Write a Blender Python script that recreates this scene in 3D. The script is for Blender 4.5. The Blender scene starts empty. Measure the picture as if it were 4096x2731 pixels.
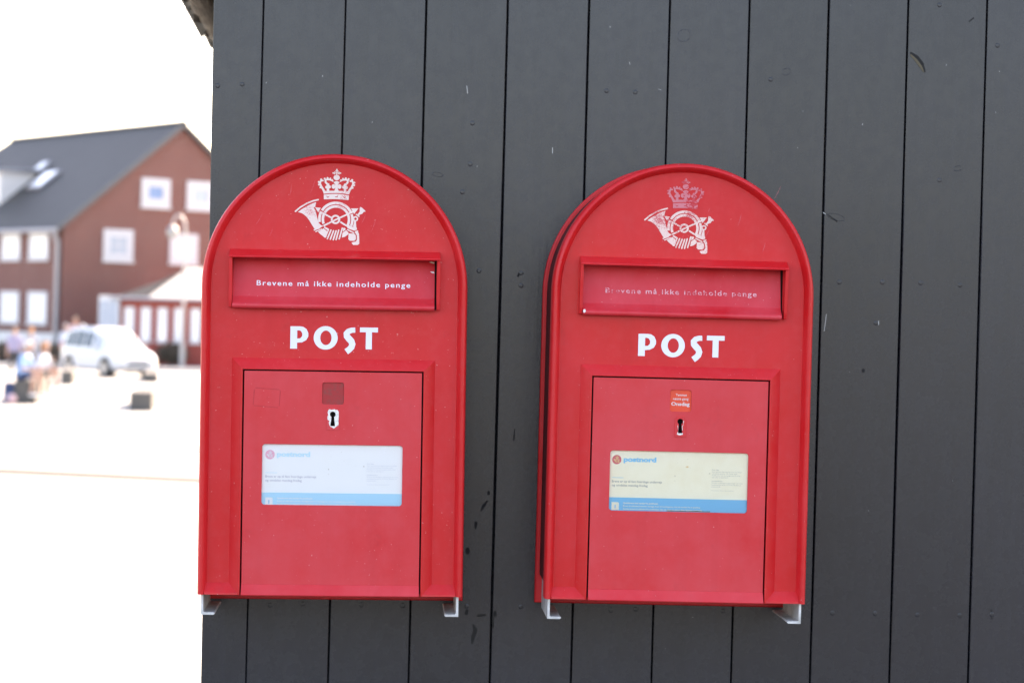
import bpy, bmesh, math, random
from mathutils import Vector, Matrix
from mathutils.geometry import tessellate_polygon

S = bpy.context.scene
COL = S.collection
RND = random.Random(7)
rad = math.radians

# ------------------------------------------------------------------ camera
cam_d = bpy.data.cameras.new('camera'); cam = bpy.data.objects.new('camera', cam_d); COL.objects.link(cam)
cam_d.sensor_width = 22.3; cam_d.lens = 50.0; cam_d.clip_start = 0.05; cam_d.clip_end = 3000
# columns: right, up, backward of the camera in world axes
cam.matrix_world = Matrix(((0.9982, -0.0265, -0.0533, 0.0), (-0.0531, 0.0098, -0.9985, -4.354),
                           (0.0269, 0.9996, 0.0084, 2.30), (0, 0, 0, 1)))
cam_d.dof.use_dof = True; cam_d.dof.focus_distance = 4.19; cam_d.dof.aperture_fstop = 3.2
S.camera = cam
# ------------------------------------------------------------------ sky, sun, exposure
SUN_EL, SUN_AZ = rad(34), rad(36)            # behind the shed, to the right
w = bpy.data.worlds.new('World'); S.world = w; w.use_nodes = True
nt = w.node_tree; bg = nt.nodes['Background']
sky = nt.nodes.new('ShaderNodeTexSky'); sky.sky_type = 'NISHITA'; sky.sun_disc = False
sky.sun_elevation = SUN_EL; sky.sun_rotation = SUN_AZ; sky.air_density = 1.0; sky.dust_density = 2.5; sky.ozone_density = 1.0
nt.links.new(sky.outputs[0], bg.inputs[0]); bg.inputs[1].default_value = 0.15
sd = bpy.data.lights.new('sun', 'SUN'); sun = bpy.data.objects.new('sun', sd); COL.objects.link(sun)
sd.energy = 4.0; sd.angle = rad(0.53); sd.color = (1, .95, .87)
dv = Vector((math.sin(SUN_AZ) * math.cos(SUN_EL), math.cos(SUN_AZ) * math.cos(SUN_EL), math.sin(SUN_EL)))
sun.rotation_euler = dv.to_track_quat('Z', 'Y').to_euler(); sun.location = (0, 0, 30)
vs = S.view_settings; vs.view_transform = 'Standard'; vs.look = 'None'; vs.gamma = 1.0; vs.use_curve_mapping = False
vs.exposure = 2.46
vs.use_white_balance = True; vs.white_balance_temperature = 7800; vs.white_balance_tint = 19

# ------------------------------------------------------------------ materials
def lin(r, g, b):
    f = lambda c: (c / 255 / 12.92) if c <= 10 else ((c / 255 + .055) / 1.055) ** 2.4
    return (f(r), f(g), f(b), 1)
class M:
    """small node-material builder"""
    def __init__(s, name, base=(.5, .5, .5), rough=.5, metal=0., spec=.5):
        s.m = bpy.data.materials.new(name); s.m.use_nodes = True; s.t = s.m.node_tree; s.b = s.t.nodes['Principled BSDF']
        s.b.inputs['Base Color'].default_value = (*base[:3], 1); s.b.inputs['Roughness'].default_value = rough
        s.b.inputs['Metallic'].default_value = metal; s.b.inputs['Specular IOR Level'].default_value = spec
        s.tc = None
    def n(s, k, **kw):
        n = s.t.nodes.new(k)
        for a, v in kw.items(): setattr(n, a, v)
        return n
    def l(s, a, b): s.t.links.new(a, b)
    def coord(s, scale=(1, 1, 1), kind='Object', rnd=True):
        tc = s.n('ShaderNodeTexCoord'); mp = s.n('ShaderNodeMapping'); mp.inputs['Scale'].default_value = scale
        s.l(tc.outputs[kind], mp.inputs[0])
        if rnd:
            oi = s.n('ShaderNodeObjectInfo'); mu = s.n('ShaderNodeMath', operation='MULTIPLY'); mu.inputs[1].default_value = 37.
            s.l(oi.outputs['Random'], mu.inputs[0]); cb = s.n('ShaderNodeCombineXYZ')
            for i in range(3): s.l(mu.outputs[0], cb.inputs[i])
            s.l(cb.outputs[0], mp.inputs['Location'])
        return mp.outputs[0]
    def noise(s, vec, scale=5, detail=4, rough=.55):
        n = s.n('ShaderNodeTexNoise'); n.inputs['Scale'].default_value = scale; n.inputs['Detail'].default_value = detail
        n.inputs['Roughness'].default_value = rough; s.l(vec, n.inputs['Vector']); return n.outputs['Fac']
    def ramp(s, fac, stops):
        r = s.n('ShaderNodeValToRGB'); e = r.color_ramp.elements
        while len(e) < len(stops): e.new(.5)
        for i, (p, c) in enumerate(stops):
            e[i].position = p; e[i].color = (*c[:3], 1) if not isinstance(c, (int, float)) else (c, c, c, 1)
        s.l(fac, r.inputs[0]); return r.outputs[0]
    def mix(s, fac, a, b, mode='MIX'):
        n = s.n('ShaderNodeMix', data_type='RGBA', blend_type=mode)
        for sock, v in ((n.inputs[0], fac), (n.inputs[6], a), (n.inputs[7], b)):
            if hasattr(v, 'is_output'): s.l(v, sock)
            elif isinstance(v, (int, float)): sock.default_value = v
            else: sock.default_value = (*v[:3], 1)
        return n.outputs[2]
    def base(s, v): s.l(v, s.b.inputs['Base Color'])
    def rough(s, v): s.l(v, s.b.inputs['Roughness'])
    def bump(s, h, strength=.2, dist=.002):
        n = s.n('ShaderNodeBump'); n.inputs['Strength'].default_value = strength; n.inputs['Distance'].default_value = dist
        s.l(h, n.inputs['Height']); s.l(n.outputs[0], s.b.inputs['Normal'])

RED = lin(204, 26, 38)
def red_paint(name, a, b, rough=.42):
    m = M(name, RED, rough, 0, .32)
    v = m.coord(rnd=True)
    big = m.noise(v, 7, 5, .6); fine = m.noise(v, 60, 4, .6); spk = m.noise(v, 230, 2, .5)
    c = m.ramp(big, [(.3, a), (.72, b)])
    c = m.mix(m.ramp(fine, [(.45, 0.), (.8, .13)]), c, lin(214, 92, 98))       # sun-faded bloom, with lens haze put into the colour
    c = m.mix(m.ramp(spk, [(.735, 0.), (.76, .55)]), c, lin(225, 175, 170))   # tiny chips and dust
    st = m.noise(m.coord((1, 1, .05)), 34, 5, .6); c = m.mix(m.ramp(st, [(.45, 0.), (.8, .14)]), c, [x * .62 for x in a[:3]])     # rain streaks
    gr = m.noise(v, 16, 7, .72); c = m.mix(m.ramp(gr, [(.62, 0.), (.82, .24)]), c, lin(120, 34, 36))     # grime blotches
    m.base(c); m.rough(m.ramp(big, [(.3, rough - .14), (.7, rough + .10)]))
    m.bump(m.noise(v, 420, 3, .6), .10, .0006)
    return m.m
MAT = {}
MAT['red'] = red_paint('red enamel', lin(207, 26, 30), lin(213, 42, 46))
MAT['red_door'] = red_paint('faded and hazed red enamel', lin(211, 44, 50), lin(217, 70, 76), .45)  # paler base also carries lens haze over the faded door
MAT['red_flap'] = red_paint('sky-sheen tinted red enamel', lin(210, 34, 42), lin(218, 70, 80), .40)  # pink sky sheen of the tilted flap is put into the colour
MAT['red_shaded'] = red_paint('red enamel darkened as shade', lin(62, 8, 11), lin(84, 10, 14), .6)  # shade on the recessed housing is put into this darker red

def worn(name, col, under, amount, rough=.5, scale=300, metal=0.):
    m = M(name, col, rough, metal); v = m.coord(rnd=False)
    f = m.noise(v, scale, 3, .6); g = m.noise(v, 22, 3, .5)
    k = m.n('ShaderNodeMath', operation='ADD'); m.l(f, k.inputs[0]); m.l(g, k.inputs[1])
    m.base(m.mix(m.ramp(k.outputs[0], [(max(0, amount - .09), 0.), (min(1, amount + .09), 1.)]), under, col)); return m.m
# ramp works on the sum of two noises (about 0.6..1.4), so it is halved by the ramp clamp at 1
MAT['white_print'] = worn('white lettering film', lin(232, 234, 244), lin(214, 90, 100), .62)
MAT['white_print_worn'] = worn('half worn white lettering', lin(228, 170, 180), lin(208, 70, 84), .93, scale=200)
MAT['gold_print'] = worn('chalky gold emblem print', lin(236, 214, 206), lin(224, 140, 140), .84, .55, 420)
MAT['gold_print_worn'] = worn('speckled gold emblem print', lin(236, 206, 196), lin(210, 96, 102), .93, .55, 420)
MAT['faded_print'] = worn('faded emblem print', lin(212, 118, 128), lin(203, 52, 66), .97, .5, 300)
MAT['alu'] = None
m = M('bare aluminium', (.62, .63, .64), .42, 1.0); v = m.coord(); n1 = m.noise(v, 260, 3); m.base(m.ramp(n1, [(.3, (.5, .52, .55)), (.7, (.78, .8, .82))])); m.bump(n1, .4, .001); MAT['alu'] = m.m
m = M('weathered galvanised steel', (.62, .62, .62), .5, .15); v = m.coord(); n1 = m.noise(v, 40, 5); m.base(m.ramp(n1, [(.3, (.42, .42, .40)), (.65, (.72, .72, .71))])); m.bump(n1, .2, .001); MAT['bracket'] = m.m
MAT['hole'] = M('dark cavity', (.006, .006, .007), .8).m  # near-black colour stands for the shade inside slot, lock and door gap
MAT['moss'] = M('green algae film', (.10, .11, .03), .9).m
def paper(name, c, stain, rough=.5):
    m = M(name, c, rough, 0, .3); v = m.coord(rnd=False); n = m.noise(v, 30, 5, .65); s2 = m.noise(v, 190, 2)
    x = m.mix(m.ramp(n, [(.42, 0.), (.75, .5)]), c, stain); x = m.mix(m.ramp(s2, [(.745, 0.), (.76, .5)]), x, lin(150, 135, 110)); m.base(x); return m.m
MAT['sheet_white'] = paper('white printed sheet', (.92, .92, .92), (.90, .91, .89))
MAT['sheet_cream'] = paper('sun-yellowed printed sheet', lin(246, 240, 216), lin(238, 228, 196))
def plain(name, c, rough=.5, metal=0., spec=.5): MAT[name] = M(name, c, rough, metal, spec).m; return MAT[name]
plain('pale_blue', lin(172, 222, 244)); plain('mid_blue', lin(112, 188, 224)); plain('sky_print', lin(196, 232, 246)); plain('logo_blue', lin(120, 196, 232))
plain('logo_pink', lin(240, 178, 200)); plain('logo_rose', lin(222, 110, 116)); plain('print_white', (.82, .84, .86)); plain('print_cream', lin(236, 230, 206)); plain('logo_yellow', lin(236, 206, 150))
plain('grey_print', lin(188, 186, 200)); plain('grey_print_dark', lin(150, 152, 152)); plain('faint_print', lin(214, 216, 224)); plain('faint_print_dark', lin(186, 186, 176))
plain('glue', lin(186, 44, 50), .7); MAT['dusty_red'] = worn('dusty red card', lin(192, 34, 44), lin(170, 56, 58), .9, .5, 120); plain('orange_sheet', lin(252, 86, 52)); plain('info_blue', lin(140, 200, 232)); plain('text_white', (.86, .86, .88))
m = M('clear plastic window', (1, 1, 1), .08)
tr = m.n('ShaderNodeBsdfTransparent'); tr.inputs[0].default_value = (1, 1, 1, 1); gl = m.n('ShaderNodeBsdfGlossy'); gl.inputs['Roughness'].default_value = .12
fr = m.n('ShaderNodeFresnel'); fr.inputs[0].default_value = 1.28; ms = m.n('ShaderNodeMixShader'); m.l(fr.outputs[0], ms.inputs[0]); m.l(tr.outputs[0], ms.inputs[1]); m.l(gl.outputs[0], ms.inputs[2])
m.l(ms.outputs[0], m.t.nodes['Material Output'].inputs[0]); MAT['plastic'] = m.m

m = M('dark grey wood paint', (.06, .065, .07), .5)
v = m.coord((1, 1, .05)); g1 = m.noise(v, 90, 6, .65); v2 = m.coord(); g2 = m.noise(v2, 3.5, 5, .6); g3 = m.noise(v2, 45, 4, .65); sp = m.noise(v2, 170, 2)
c = m.ramp(g2, [(.3, lin(43, 44, 49)), (.7, lin(48, 49, 55))])
c = m.mix(m.ramp(g1, [(.35, 0.), (.75, .50)]), c, lin(38, 39, 41))
c = m.mix(m.ramp(g3, [(.6, 0.), (.85, .12)]), c, lin(62, 63, 64))
c = m.mix(m.ramp(sp, [(.765, 0.), (.785, .25)]), c, lin(120, 122, 118))
oi = m.n('ShaderNodeObjectInfo'); c = m.mix(1.0, c, m.ramp(oi.outputs['Random'], [(0., .80), (1., 1.)]), 'MULTIPLY'); m.base(c)
m.rough(m.ramp(g3, [(.3, .24), (.75, .31)])); m.bump(g1, .3, .0012); MAT['board'] = m.m
MAT['board_mark'] = M('thick paint over knots', lin(40, 41, 43), .36).m
MAT['raw_scar'] = M('bare dark wood in scars', lin(20, 20, 20), .8).m
MAT['raw_wood'] = M('exposed splintered wood', lin(92, 84, 66), .85).m
MAT['fleck'] = M('pale paint flecks', lin(190, 190, 186), .7).m
MAT['shadow_backing'] = M('backing painted as gap shade', (.012, .012, .012), .9).m  # near-black colour stands for the shade in the board gaps

m = M('thatch', (.2, .16, .11), .9); v = m.coord((1, .15, 1)); n1 = m.noise(v, 60, 5, .7); m.base(m.ramp(n1, [(.3, (.05, .045, .036)), (.7, (.15, .13, .10))])); m.bump(n1, .8, .02); MAT['thatch'] = m.m
m = M('soffit boards', (.45, .38, .30), .7); v = m.coord(); n1 = m.noise(v, 12, 5); m.base(m.ramp(n1, [(.3, (.74, .66, .56)), (.7, (.84, .77, .68))])); MAT['soffit'] = m.m  # cream raised near white to stand for light bounced off the ground

m = M('pale plaza paving', (.5, .48, .44), .8); v = m.coord(rnd=False)
br = m.n('ShaderNodeTexBrick'); br.inputs['Scale'].default_value = 1.0; br.inputs['Mortar Size'].default_value = .006; br.inputs['Brick Width'].default_value = .6; br.inputs['Row Height'].default_value = .4
br.inputs['Color1'].default_value = (.34, .33, .305, 1); br.inputs['Color2'].default_value = (.30, .29, .27, 1); br.inputs['Mortar'].default_value = (.20, .19, .17, 1); m.l(v, br.inputs[0])
n1 = m.noise(v, .35, 6, .6); m.base(m.mix(m.ramp(n1, [(.3, .0), (.7, .25)]), br.outputs[0], (.27, .26, .235))); m.bump(m.noise(v, 40, 3), .3, .004); MAT['paving'] = m.m
m = M('granite kerb', (.42, .40, .37), .75); v = m.coord(); n1 = m.noise(v, 18, 5, .7); m.base(m.ramp(n1, [(.3, (.33, .31, .29)), (.7, (.48, .46, .43))])); MAT['kerb'] = m.m
m = M('dark lichen-stained edge stone', (.1, .09, .05), .85); v = m.coord(); n1 = m.noise(v, 18, 5, .7); m.base(m.ramp(n1, [(.3, (.022, .020, .015)), (.7, (.05, .047, .038))])); MAT['edge'] = m.m
m = M('rough grey granite', (.22, .21, .2), .85); v = m.coord(); n1 = m.noise(v, 25, 5, .7); m.base(m.ramp(n1, [(.3, (.065, .06, .056)), (.7, (.125, .12, .11))])); m.bump(n1, .5, .01); MAT['granite'] = m.m
m = M('red brick far off', (.3, .1, .07), .85); v = m.coord(rnd=False)
vm = m.n('ShaderNodeVectorMath', operation='DOT_PRODUCT'); vm.inputs[1].default_value = (1, 1, 0); m.l(v, vm.inputs[0]); sx = m.n('ShaderNodeSeparateXYZ'); m.l(v, sx.inputs[0]); cb = m.n('ShaderNodeCombineXYZ'); m.l(vm.outputs['Value'], cb.inputs[0]); m.l(sx.outputs[2], cb.inputs[1])
br = m.n('ShaderNodeTexBrick'); br.inputs['Scale'].default_value = 1; br.inputs['Brick Width'].default_value = .24; br.inputs['Row Height'].default_value = .07; br.inputs['Mortar Size'].default_value = .008
br.inputs['Color1'].default_value = (.175, .043, .031, 1); br.inputs['Color2'].default_value = (.135, .034, .027, 1); br.inputs['Mortar'].default_value = (.26, .21, .18, 1); m.l(cb.outputs[0], br.inputs[0])
n1 = m.noise(v, .8, 5); m.base(m.mix(m.ramp(n1, [(.35, 0.), (.7, .35)]), br.outputs[0], (.15, .055, .045))); MAT['brick'] = m.m
m = M('dark roof slates', (.07, .07, .08), .6); v = m.coord((1, 1, 1)); wv = m.n('ShaderNodeTexWave', wave_type='BANDS', bands_direction='Z'); wv.inputs['Scale'].default_value = 2.2; m.l(v, wv.inputs[0])
n1 = m.noise(v, 1.2, 6, .65); m.base(m.mix(.3, m.ramp(n1, [(.3, (.019, .0185, .018)), (.7, (.036, .035, .034))]), m.ramp(wv.outputs['Fac'], [(0, (.018, .0175, .017)), (.4, (.04, .039, .038))]))); m.bump(wv.outputs['Fac'], .5, .03); MAT['slate'] = m.m
plain('white_paint', (.52, .52, .54), .5); plain('off_white', (.62, .61, .60), .6); plain('zinc', (.33, .33, .35), .45, .5); plain('roof_sunlit', (.40, .39, .37), .6); plain('roof_shaded', (.018, .020, .027), .8, 0, .2); plain('dark_trim', (.10, .10, .10), .6)
m = M('pale blue-grey pane', (.36, .43, .52), .06, 0, .8); MAT['pane'] = m.m  # even blue-grey base under a glossy surface
m = M('blue reflecting pane', (.14, .24, .44), .06, 0, .8); MAT['pane_blue'] = m.m
m = M('white glossy pane', (.80, .82, .84), .08, 0, .8); MAT['pane_white'] = m.m  # even white base under a glossy surface
m = M('white car paint', (.58, .60, .63), .25); m.b.inputs['Coat Weight'].default_value = .6; MAT['car'] = m.m
plain('car_glass', (.035, .045, .055), .05, 0, .9); plain('tyre', (.02, .02, .02), .8); plain('rim', (.5, .5, .52), .35, .8); plain('black_plastic', (.03, .03, .032), .5); plain('lamp_lens', (.75, .77, .8), .1); plain('red_lens', (.45, .02, .02), .15)
plain('lamp_post_paint', (.45, .42, .40), .5, .3); plain('globe', (.34, .33, .31), .3)
plain('skin', (.42, .25, .19), .55); plain('skin_tan', (.44, .25, .18), .55); plain('lips', (.42, .17, .15), .5); plain('eye', (.03, .02, .02), .3)
for k, c in dict(hair_grey=(.60, .58, .55), hair_ginger=(.48, .20, .06), hair_brown=(.10, .06, .04), hair_dark=(.03, .025, .02), shirt_blue=(.22, .36, .58), shirt_white=(.46, .50, .58), shirt_lilac=(.34, .31, .44), shirt_grey=(.36, .36, .40), shirt_pink=(.50, .34, .36), navy=(.03, .05, .12), khaki=(.20, .17, .13), denim=(.10, .15, .26), charcoal=(.05, .05, .055), shoe_white=(.70, .70, .70), shoe_dark=(.04, .035, .03)).items(): plain(k, c, .8)
m = M('leaf green', (.06, .09, .03), .7); v = m.coord(); n1 = m.noise(v, 3, 4); m.base(m.ramp(n1, [(.3, (.03, .045, .018)), (.7, (.085, .10, .045))])); MAT['leaf'] = m.m
m = M('brown hedge leaf', (.10, .08, .05), .8); v = m.coord(); n1 = m.noise(v, 3, 4); m.base(m.ramp(n1, [(.3, (.07, .055, .04)), (.7, (.14, .11, .08))])); MAT['leaf_brown'] = m.m
plain('bark', (.09, .07, .05), .9)

# ------------------------------------------------------------------ object helpers
def tag(o, label=None, cat=None, group=None, kind=None):
    if label: o['label'] = label
    if cat: o['category'] = cat
    if group: o['group'] = group
    if kind: o['kind'] = kind
    return o
def empty(name, loc=(0, 0, 0), rot=(0, 0, 0)):
    o = bpy.data.objects.new(name, None); COL.objects.link(o); o.location = loc; o.rotation_euler = rot; o.empty_display_size = .1; return o
def link(name, me, mat, parent=None, smooth=None):
    o = bpy.data.objects.new(name, me); COL.objects.link(o)
    for x in (mat if isinstance(mat, (list, tuple)) else [mat]):
        me.materials.append(MAT[x] if isinstance(x, str) else x)
    if parent: o.parent = parent
    if smooth is not None:
        for p in me.polygons: p.use_smooth = True
        me.set_sharp_from_angle(angle=rad(smooth))
    return o
class B:
    """collects vertices and faces of one mesh"""
    def __init__(s): s.v = []; s.f = []
    def add(s, vs, fs): o = len(s.v); s.v += [tuple(p) for p in vs]; s.f += [tuple(i + o for i in f) for f in fs]; return s
    def box(s, x0, x1, y0, y1, z0, z1):
        return s.add([(x0, y0, z0), (x1, y0, z0), (x1, y1, z0), (x0, y1, z0), (x0, y0, z1), (x1, y0, z1), (x1, y1, z1), (x0, y1, z1)],
                     [(0, 3, 2, 1), (4, 5, 6, 7), (0, 1, 5, 4), (1, 2, 6, 5), (2, 3, 7, 6), (3, 0, 4, 7)])
    def tube(s, pts, r, n=12, caps=True):
        pts = [Vector(p) for p in pts]; rs = r if isinstance(r, (list, tuple)) else [r] * len(pts); vs = []; fs = []; up = None
        for i, p in enumerate(pts):
            d = (pts[min(i + 1, len(pts) - 1)] - pts[max(i - 1, 0)]).normalized()
            if up is None: up = d.orthogonal().normalized()
            up = (up - d * up.dot(d)).normalized(); sd_ = d.cross(up)
            for k in range(n): a = 2 * math.pi * k / n; vs.append(p + (up * math.cos(a) + sd_ * math.sin(a)) * rs[i])
        for i in range(len(pts) - 1):
            for k in range(n): a = i * n + k; b = i * n + (k + 1) % n; fs.append((a, b, b + n, a + n))
        if caps: fs.append(tuple(reversed(range(n)))); fs.append(tuple(range((len(pts) - 1) * n, len(pts) * n)))
        return s.add(vs, fs)
    def ball(s, c, r, n=12, m=8, sc=(1, 1, 1)):
        vs = [Vector((0, 0, 1))]; fs = []
        for j in range(1, m):
            t = math.pi * j / m
            for k in range(n): a = 2 * math.pi * k / n; vs.append(Vector((math.sin(t) * math.cos(a), math.sin(t) * math.sin(a), math.cos(t))))
        vs.append(Vector((0, 0, -1)))
        for k in range(n): fs.append((0, 1 + k, 1 + (k + 1) % n)); L = 1 + (m - 2) * n; fs.append((len(vs) - 1, L + (k + 1) % n, L + k))
        for j in range(m - 2):
            for k in range(n): a = 1 + j * n + k; b = 1 + j * n + (k + 1) % n; fs.append((a, a + n, b + n, b))
        return s.add([(c[0] + p.x * r * sc[0], c[1] + p.y * r * sc[1], c[2] + p.z * r * sc[2]) for p in vs], fs)
    def mesh(s, name): me = bpy.data.meshes.new(name); me.from_pydata(s.v, [], s.f); me.update(); return me
    def build(s, name, mat, parent=None, smooth=None): return link(name, s.mesh(name), mat, parent, smooth)
def bevelled(o, w_=.004, seg=2):
    bm = bmesh.new(); bm.from_mesh(o.data); bmesh.ops.bevel(bm, geom=list(bm.edges), offset=w_, segments=seg, affect='EDGES', profile=.5); bm.to_mesh(o.data); bm.free(); return o
def dup(root, loc, rot=None):
    r = root.copy(); COL.objects.link(r); r.location = loc
    if rot is not None: r.rotation_euler = rot
    for ch in list(root.children):
        c = ch.copy(); COL.objects.link(c); c.parent = r
        for g in list(ch.children): d = g.copy(); COL.objects.link(d); d.parent = c
    return r

# ---- flat 2-D shapes in the (u, v) plane of a postbox front; w = distance out from the wall
def arc(cx, cy, rx, ry, a0, a1, n): return [(cx + rx * math.cos(rad(a0 + (a1 - a0) * i / n)), cy + ry * math.sin(rad(a0 + (a1 - a0) * i / n))) for i in range(n + 1)]
def circ(cx, cy, r, n=20, ry=None): return arc(cx, cy, r, ry or r, 0, 360 - 360 / n, n - 1)
def rrect(x0, x1, y0, y1, r, n=5): return arc(x1 - r, y1 - r, r, r, 0, 90, n) + arc(x0 + r, y1 - r, r, r, 90, 180, n) + arc(x0 + r, y0 + r, r, r, 180, 270, n) + arc(x1 - r, y0 + r, r, r, 270, 360, n)
def stroke(pts, wd, cap=True, n=6):
    """a polyline with width(s) as an outline polygon"""
    P = [Vector(p) for p in pts]; W = wd if isinstance(wd, (list, tuple)) else [wd] * len(P); L = []; Rr = []
    for i, p in enumerate(P):
        d = (P[min(i + 1, len(P) - 1)] - P[max(i - 1, 0)]).normalized(); nn = Vector((-d.y, d.x)) * W[i] / 2
        L.append(tuple(p + nn)); Rr.append(tuple(p - nn))
    out = list(L)
    if cap:
        d = (P[-1] - P[-2]).normalized(); a = math.degrees(math.atan2(d.y, d.x)); out += arc(P[-1].x, P[-1].y, W[-1] / 2, W[-1] / 2, a + 90, a - 90, n)[1:-1]
    out += Rr[::-1]
    if cap:
        d = (P[0] - P[1]).normalized(); a = math.degrees(math.atan2(d.y, d.x)); out += arc(P[0].x, P[0].y, W[0] / 2, W[0] / 2, a + 90, a - 90, n)[1:-1]
    return out
def flat(b, loops, w_, side=None):
    """fill loops (first outer, others holes) at depth w_; side: second depth for a solid plate"""
    loops = [[Vector((p[0], p[1], 0)) for p in l] for l in loops]
    fl = [p for l in loops for p in l]; tris = tessellate_polygon(loops); N = len(fl)
    ft = []
    for t in tris:
        a, c_, d = (fl[i] for i in t); cr = (c_.x - a.x) * (d.y - a.y) - (c_.y - a.y) * (d.x - a.x)
        if abs(cr) < 1e-14: continue
        ft.append(t if cr > 0 else (t[0], t[2], t[1]))
    vs = [(p.x, -w_, p.y) for p in fl]; fs = list(ft)
    if side is not None:
        vs += [(p.x, -side, p.y) for p in fl]; fs += [(a + N, d + N, c_ + N) for a, c_, d in ft]; o = 0
        for l in loops:
            n = len(l)
            for i in range(n): j = (i + 1) % n; fs.append((o + i, o + j, o + j + N, o + i + N))
            o += n
    b.add(vs, fs)
def plate(name, loops, w0, w1, mat, parent, bevel=.0008, res=2, smooth=40):
    """solid plate with holes and softened edges, from a filled 2-D curve"""
    cu = bpy.data.curves.new(name, 'CURVE'); cu.dimensions = '2D'; cu.fill_mode = 'BOTH'
    cu.extrude = max((w1 - w0) / 2 - bevel, 1e-5); cu.bevel_depth = bevel; cu.bevel_resolution = res; cu.offset = -bevel
    for l in loops:
        sp = cu.splines.new('POLY'); sp.points.add(len(l) - 1); sp.use_cyclic_u = True
        for q, p in zip(sp.points, l): q.co = (p[0], p[1], 0, 1)
    ob = bpy.data.objects.new(name, cu); COL.objects.link(ob)
    me = bpy.data.meshes.new_from_object(ob.evaluated_get(bpy.context.evaluated_depsgraph_get()))
    bpy.data.objects.remove(ob); bpy.data.curves.remove(cu)
    mid = (w0 + w1) / 2
    for vt in me.vertices: x, y, z = vt.co; vt.co = (x, -(z + mid), y)
    me.materials.clear(); me.update()
    return link(name, me, mat, parent, smooth)
def text_mesh(txt, u0, v0, cap, width=None, bold=0., spacing=1., shear=0.):
    """built-in font as flat faces; u0,v0 = start of baseline, cap = capital height, width = fitted width"""
    cu = bpy.data.curves.new('t', 'FONT'); cu.body = txt; cu.size = 1; cu.space_character = spacing; cu.offset = bold; cu.resolution_u = 3; cu.fill_mode = 'BOTH'
    ob = bpy.data.objects.new('t', cu); COL.objects.link(ob)
    me = bpy.data.meshes.new_from_object(ob.evaluated_get(bpy.context.evaluated_depsgraph_get()))
    bpy.data.objects.remove(ob); bpy.data.curves.remove(cu)
    xs = [p.co.x for p in me.vertices]; x0, x1 = min(xs), max(xs); sy = cap / .729; sx_ = (width / (x1 - x0)) if width else sy
    vs = [(u0 + (p.co.x - x0) * sx_, v0 + p.co.y * sy) for p in me.vertices]; fs = [tuple(p.vertices) for p in me.polygons]
    bpy.data.meshes.remove(me); return vs, fs
def add_text(b, w_, *a, **k):
    vs, fs = text_mesh(*a, **k); b.add([(x, -w_, z) for x, z in vs], fs)

# ================================================================== SETTING
# ground sheet (plaza level) and the higher terrace the shed stands on
b = B(); b.add([(-900, -900, 0), (900, -900, 0), (900, 1200, 0), (-900, 1200, 0)], [(0, 1, 2, 3)])
tag(b.build('ground', 'paving'), kind='structure')
TZ = .8
b = B()
ex = [(-14, 20.7), (-3.60, 17.32), (-1.71, 16.71), (9, 13.2)]          # edge of the terrace
lo = [(-14, -22), (9, -22)]
top = [(-90, -160), (90, -160), (90, 13.2)] + ex[::-1] + [(-14, 2), (-90, 2)]  # stretched far behind the camera to carry the added dark ground
N = len(top); b.add([(x, y, TZ) for x, y in top] + [(x, y, .004) for x, y in top], [tuple(range(N))] + [(i, i + N, (i + 1) % N + N, (i + 1) % N) for i in range(N)])
terr = tag(b.build('terrace', 'paving'), kind='structure')
for (x0, y0), (x1, y1) in zip(ex, ex[1:]):                               # granite edge stones of the terrace
    d = Vector((x1 - x0, y1 - y0, 0)); L = d.length; d.normalize(); nn = Vector((-d.y, d.x, 0)); k = int(L / 1.0)
    for i in range(k):
        a = Vector((x0, y0, 0)) + d * (L * i / k + .006); e = Vector((x0, y0, 0)) + d * (L * (i + 1) / k - .006)
        q = [a - nn * .60, e - nn * .60, e + nn * .04, a + nn * .04]; bb = B()
        bb.add([(p.x, p.y, TZ - .12) for p in q] + [(p.x, p.y, TZ + .012) for p in q], [(0, 3, 2, 1), (4, 5, 6, 7), (0, 1, 5, 4), (1, 2, 6, 5), (2, 3, 7, 6), (3, 0, 4, 7)])
        bb.build('edge_stone', 'edge', terr)
m = M('added dark ground', (.06, .06, .06), .85); v = m.coord(rnd=False); n1 = m.noise(v, 30, 6, .7); m.base(m.ramp(n1, [(.3, (.045, .045, .046)), (.7, (.085, .083, .08))])); m.bump(m.noise(v, 180, 3), .5, .004); MAT['dark_ground'] = m.m
b = B(); b.add([(-89.9, -159.9, TZ + .006), (89.9, -159.9, TZ + .006), (89.9, .0, TZ + .006), (-89.9, .0, TZ + .006)], [(0, 1, 2, 3)]); tag(b.build('unseen_dark_ground', 'dark_ground'), kind='structure')  # unseen dark sheet added to darken bounce and reflections on the wall
b = B(); b.box(-60, 30, 34.0, 34.8, .0, .012); tag(b.build('drain_strip', 'edge'), kind='structure')
b = B(); b.box(-60, 40, 86.5, 140, .004, .12); tag(b.build('pavement', 'kerb'), kind='structure')

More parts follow.
